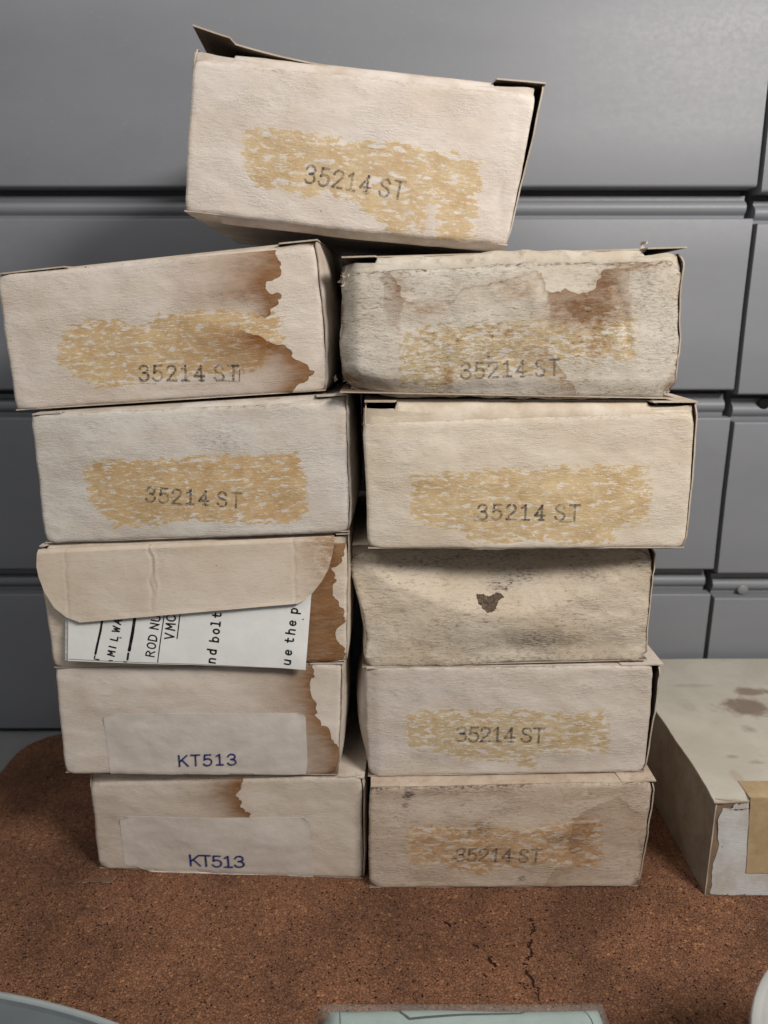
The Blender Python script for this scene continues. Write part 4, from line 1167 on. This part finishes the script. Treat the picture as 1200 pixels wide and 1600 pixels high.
def cleft(U, V):
    y = CY1 - .6 - (CY1 - CY0 - 1.4) * U
    return np.stack([CX0 + .3 - .7 * np.sin(math.pi * U) * np.sin(math.pi * V), y, .2 + (CH - 1.5) * V], -1)
sheet('side_panel', cleft, np.linspace(0, 1, 24), np.linspace(0, 1, 12), 0.9, (M_SIDE, M_KRAFT, M_EDGE_D), croot)
sheet('side_panel', lambda U, V: np.stack([CX1 + 0 * U, CY0 + .6 + (CY1 - CY0 - 1.2) * U, .2 + (CH - 1.5) * V], -1), np.linspace(0, 1, 4), np.linspace(0, 1, 4), 0.9, (M_SIDE, M_KRAFT, M_EDGE_D), croot)
sheet('back_panel', lambda U, V: np.stack([CX1 - .5 - (CX1 - CX0 - 1) * U, CY1 - .6 + 0 * U, .2 + (CH - 1.5) * V], -1), np.linspace(0, 1, 4), np.linspace(0, 1, 4), 0.9, (M_SIDE, M_KRAFT, M_EDGE_D), croot)
sheet('bottom_panel', lambda U, V: np.stack([CX0 + .6 + (CX1 - CX0 - 1.2) * U, CY1 - .6 - (CY1 - CY0 - 1.2) * V, .1 + 0 * U], -1), np.linspace(0, 1, 3), np.linspace(0, 1, 3), -0.5, (M_SIDE, M_KRAFT, M_EDGE_D), croot)
# white paper wrap on the front with ragged torn margins
M_WRAP = board('white_paper_wrap', (0.60, 0.61, 0.61), .12)
def wrap(U, V):
    xl = CX0 + 2.4 + 1.1 * fbm(V * 9, V * 0 + 2) + 1.3 * smooth(.35, .62, V) * smooth(.75, .6, V) + 1.2 * smooth(.9, 1, V)
    zt_ = CH - 5.2 + .6 * fbm(U * 60, U * 0 + 8)
    zb_ = .9 + .5 * fbm(U * 50, U * 0 + 3)
    x = xl + (CX1 - 3 - xl) * U; z = zb_ + (zt_ - zb_) * V
    return np.stack([x, CY0 - .35 + .25 * fbm(x * .1, z * .1) + .5 * smooth(.02, 0, U), z], -1)
sheet('paper_wrap', wrap, np.unique(np.concatenate([np.linspace(0, .12, 20), np.linspace(0, 1, 40)])), np.linspace(0, 1, 40), 0.14, (M_WRAP, M_KRAFT, M_WRAP), croot)
def scrap(U, V):
    x = 155.2 + 6.2 * U - 1.6 * (1 - U) * (1 - V) + .5 * fbm(V * 8, U * 3); z = 47.0 + 2.6 * V + .5 * fbm(U * 9, V * 2) - .8 * (1 - U)
    return np.stack([x, CY0 - .75 - .4 * np.sin(U * 3), z], -1)
sheet('torn_paper', scrap, np.linspace(0, 1, 12), np.linspace(0, 1, 6), 0.2, (M_WRAP, M_KRAFT, M_WRAP), croot)
# beige tape strip over the front edge
t = NT('beige_paper_tape')
p_ = t.xf(t.pos(), (1000, 1000, 1000))
M_TAPE = t.done(t.bsdf(t.mix(t.ramp(t.noise(p_, .1, 5, .6), .3, .7), (0.48, 0.36, 0.215), (0.38, 0.275, 0.155)), .55, .35, t.bump(t.noise(p_, .3, 4, .6), .3, .0006)))
def tape(U, V):
    s_ = V * 52.0                      # length along the tape, from low on the front up and over the lid
    z = np.where(s_ < 37.5, 13.0 + s_, 50.5 + np.minimum(s_ - 37.5, 1.6) )
    up = np.clip(s_ - 39.1, 0, None)
    y = CY0 - .75 + up
    x = 164.4 - 2.6 * np.clip(s_ / 39, 0, 1) + 38 * U + .0 * up
    zz = np.where(up > 0, CH + .45 + .3 * 0 - .4 * np.clip(1 - up / 4, 0, 1), z)
    return np.stack([x, y, zz], -1)
sheet('tape_strip', tape, np.linspace(0, 1, 8), np.linspace(0, 1, 53), 0.12, (M_TAPE,) * 3, croot)

# ------------------------------------------------------------------ things cut by the bottom edge of the picture
# packet of pale green card in clear film
M_MINT = flat('pale_green_card', (0.36, 0.475, 0.46), .5, .35, .06)
pk = empty('film_packet', (0.029, -0.097, 0.0))
tag(pk, 'pale green card packet in clear film lying in front of the stack', 'packet')
def slab(name, x0, x1, y0, y1, zfun, mat, parent, th=.6):
    def P(U, V):
        x = x0 + (x1 - x0) * U; y = y0 + (y1 - y0) * V
        return np.stack([x, y, zfun(x, y, U, V)], -1)
    return sheet(name, P, np.linspace(0, 1, 40), np.linspace(0, 1, 40), th, (mat,) * 3, parent)
def z_card(x, y, U, V):
    e = np.minimum.reduce([U * 104.5, (1 - U) * 104.5, (1 - V) * 42.4, V * 42.4])
    return 1.2 + 9.2 * np.sqrt(np.clip(1 - (1 - np.clip(e / 7.0, 0, 1)) ** 2, 0, 1)) + .4 * np.sin(x * .09)
card = slab('green_card', -22.5, 82.0, -118.0, -75.6, z_card, M_MINT, pk)
slab('card_underside', -20.0, 80.0, -116.0, -77.5, lambda x, y, U, V: .7 + 0 * x, M_MINT, pk, .3)
def z_film(x, y, U, V):
    e = np.minimum.reduce([U * 110.6, (1 - U) * 110.6, (1 - V) * 48.4, V * 48.4])
    return 0.5 + 11.0 * np.sqrt(np.clip(1 - (1 - np.clip(e / 8.0, 0, 1)) ** 2, 0, 1)) + .35 * fbm(x * .09, y * .16)
slab('clear_film', -26.0, 84.6, -121.0, -72.6, z_film, film('clear_wrap_film', (.6, .66, .64), .08), pk, .06)
def on_card(x, y, l):
    U = (x + 22.5) / 104.5; V = (y + 118) / 42.4
    return np.stack([x, y, z_card(x, y, U, V) + l], -1)
pl = [ln_([(3.6, -78.6), (5.8, -79.2), (6.2, -80.6), (9.2, -83.6), (30, -81.6), (50.2, -80.2), (51.4, -79.2), (52.0, -78.2), (53.4, -77.4)], 1.0),
      ln_([(-16.6, -77.2), (-15.9, -84), (-15.6, -114)], .3), ln_([(73.2, -77.0), (75.4, -84), (76, -114)], .3)]
strokes_mesh('printed_outline', pl, on_card, flat('black_green_print', (0.012, 0.022, 0.022), .6, .3), card)
pl = [(spline([(-12.5, -76.4), (-4, -76.7), (4.6, -76.2)], 8), .5), (spline([(20.4, -75.2), (30, -75.4), (36.4, -75.0)], 8), .8)]
def on_film(x, y, l):
    U = (x + 26) / 110.6; V = (y + 121) / 48.4
    return np.stack([x, y, z_film(x, y, U, V) + l], -1)
strokes_mesh('dark_streak', pl, on_film, flat('dark_streak', (0.03, 0.028, 0.025), .5, .3), pk)

# blue grey round lid at the lower left
M_BLUEP = flat('blue_grey_plastic', (0.15, 0.175, 0.188), .4, .4, .12, .03)
M_RIM = flat('pale_blue_rim', (0.37, 0.42, 0.42), .4, .4, .08, .05)
lr = empty('plastic_lid', (-0.207, -0.183, 0.0))
tag(lr, 'oval blue grey plastic lid with a pale rim, cut off at the lower left', 'lid')
LCX, LCY, LR = -207.0, -183.2, 120.0
lathe('lid_plate', LCX, LCY, [(0.0, 4.6), (LR - 12, 4.6), (LR - 3.2, 5.2), (LR - 2.4, 6.6)], M_BLUEP, lr, 160, 84.0)
lathe('rim', LCX, LCY, [(LR - 2.5, 5.6), (LR - 2.3, 7.4), (LR - 1.6, 8.0), (LR - .6, 7.8), (LR, 7.0), (LR, 0.2), (LR - 2.0, 0.2)], M_RIM, lr, 160, 84.0)

# round pale tin at the lower right
M_TIN = flat('pale_grey_tin', (0.40, 0.41, 0.40), .35, .5, .08, .05)
M_TIN_IN = flat('tin_lid_cream', (0.46, 0.45, 0.41), .5, .4, .08, .05)
TCX, TCY, TR_ = 157.2, -160.0, 60.0
TZ = 21.0
tr = empty('round_tin', (TCX * MM, TCY * MM, 0.0))
tag(tr, 'round pale grey tin with a raised rim, cut off at the lower right', 'tin')
lathe('body', TCX, TCY, [(TR_ - 4, 0.2), (TR_ - 1.6, 0.6), (TR_ - 1.4, 3), (TR_ - 1.4, 41.0 + TZ)], M_TIN, tr, 128)
lathe('rim', TCX, TCY, [(TR_ - 1.4, 40.6 + TZ), (TR_ - .2, 41.2 + TZ), (TR_, 43.4 + TZ), (TR_ - .5, 44.7 + TZ), (TR_ - 1.6, 45 + TZ), (TR_ - 2.8, 44.6 + TZ), (TR_ - 3.4, 43 + TZ), (TR_ - 4.6, 40.6 + TZ), (TR_ - 6.6, 40.2 + TZ)], M_TIN, tr, 128)
lathe('lid', TCX, TCY, [(TR_ - 6.8, 40.3 + TZ), (TR_ - 8.6, 41.6 + TZ), (TR_ - 11, 42.2 + TZ), (0.0, 42.4 + TZ)], M_TIN_IN, tr, 128)

# ------------------------------------------------------------------ cracks and crumbs in the cork
def crumbs(name, paths, mat, label, n_per_mm, spread, size, parent=None):
    r = random.Random(11); co = []; f = []
    for path in paths:
        p = densify(np.array(path, float), .35)
        for q in p:
            if r.random() > n_per_mm:
                continue
            cx = q[0] + r.gauss(0, spread); cy = q[1] + r.gauss(0, spread)
            s_ = size * r.uniform(.5, 1.5); a0 = r.uniform(0, 6.28); b = len(co); k = 6
            for j in range(k):
                rr = s_ * r.uniform(.6, 1.25); a = a0 + j * 2 * math.pi / k
                co.append((cx + rr * math.cos(a), cy + rr * .8 * math.sin(a), .02))
            for j in range(k):
                rr = s_ * .45; a = a0 + j * 2 * math.pi / k
                co.append((cx + rr * math.cos(a), cy + rr * math.sin(a), .12 + r.uniform(0, .12)))
            for j in range(k):
                f.append((b + j, b + (j + 1) % k, b + k + (j + 1) % k, b + k + j))
            f.append(tuple(range(b + k, b + 2 * k)))
    o = mesh_np(name, np.array(co), f, [mat], None, None, None, True, parent)
    o['kind'] = 'stuff'
    if label:
        o['label'] = label
    return o
M_CRK = flat('blackened_cork', (0.026, 0.013, 0.009), .95, .1)
crumbs('blackened_crack', [[(66.2, -22), (64.5, -30), (62.0, -38), (62.4, -43), (59.0, -46.5)], [(58.6, -47), (57.6, -53), (59.8, -57), (60.2, -60), (60.6, -70)],
                           [(27, -26), (29, -28.5)], [(38, -38.5), (40.5, -41)], [(43, -45), (46, -50)], [(53, -58), (57, -58.5)]],
       M_CRK, None, .26, .6, .5, mat_o)
def on_mat(x, y, l): return np.stack([x, y, 0.02 + 0 * x + l * .3], -1)
for pts, w in (([(65.0, -27), (65.6, -30), (63.4, -33)], .9), ([(63.4, -36), (61.4, -40), (62.3, -43), (59.6, -46)], 1.1), ([(57.6, -53), (60.0, -56.5), (59.4, -59)], 1.3), ([(60.8, -62), (60.2, -66)], .7),
               ([(27.0, -26), (29.0, -28.5)], 1.5), ([(43.6, -46), (45.8, -49.5)], 1.6), ([(38.0, -38.8), (40.0, -40.2)], 1.2)):
    strokes_mesh('crack', [(densify(np.array(pts, float) , .7) + .25 * rng.standard_normal((len(densify(np.array(pts, float), .7)), 2)), w * .75)], on_mat, M_CRK, mat_o)
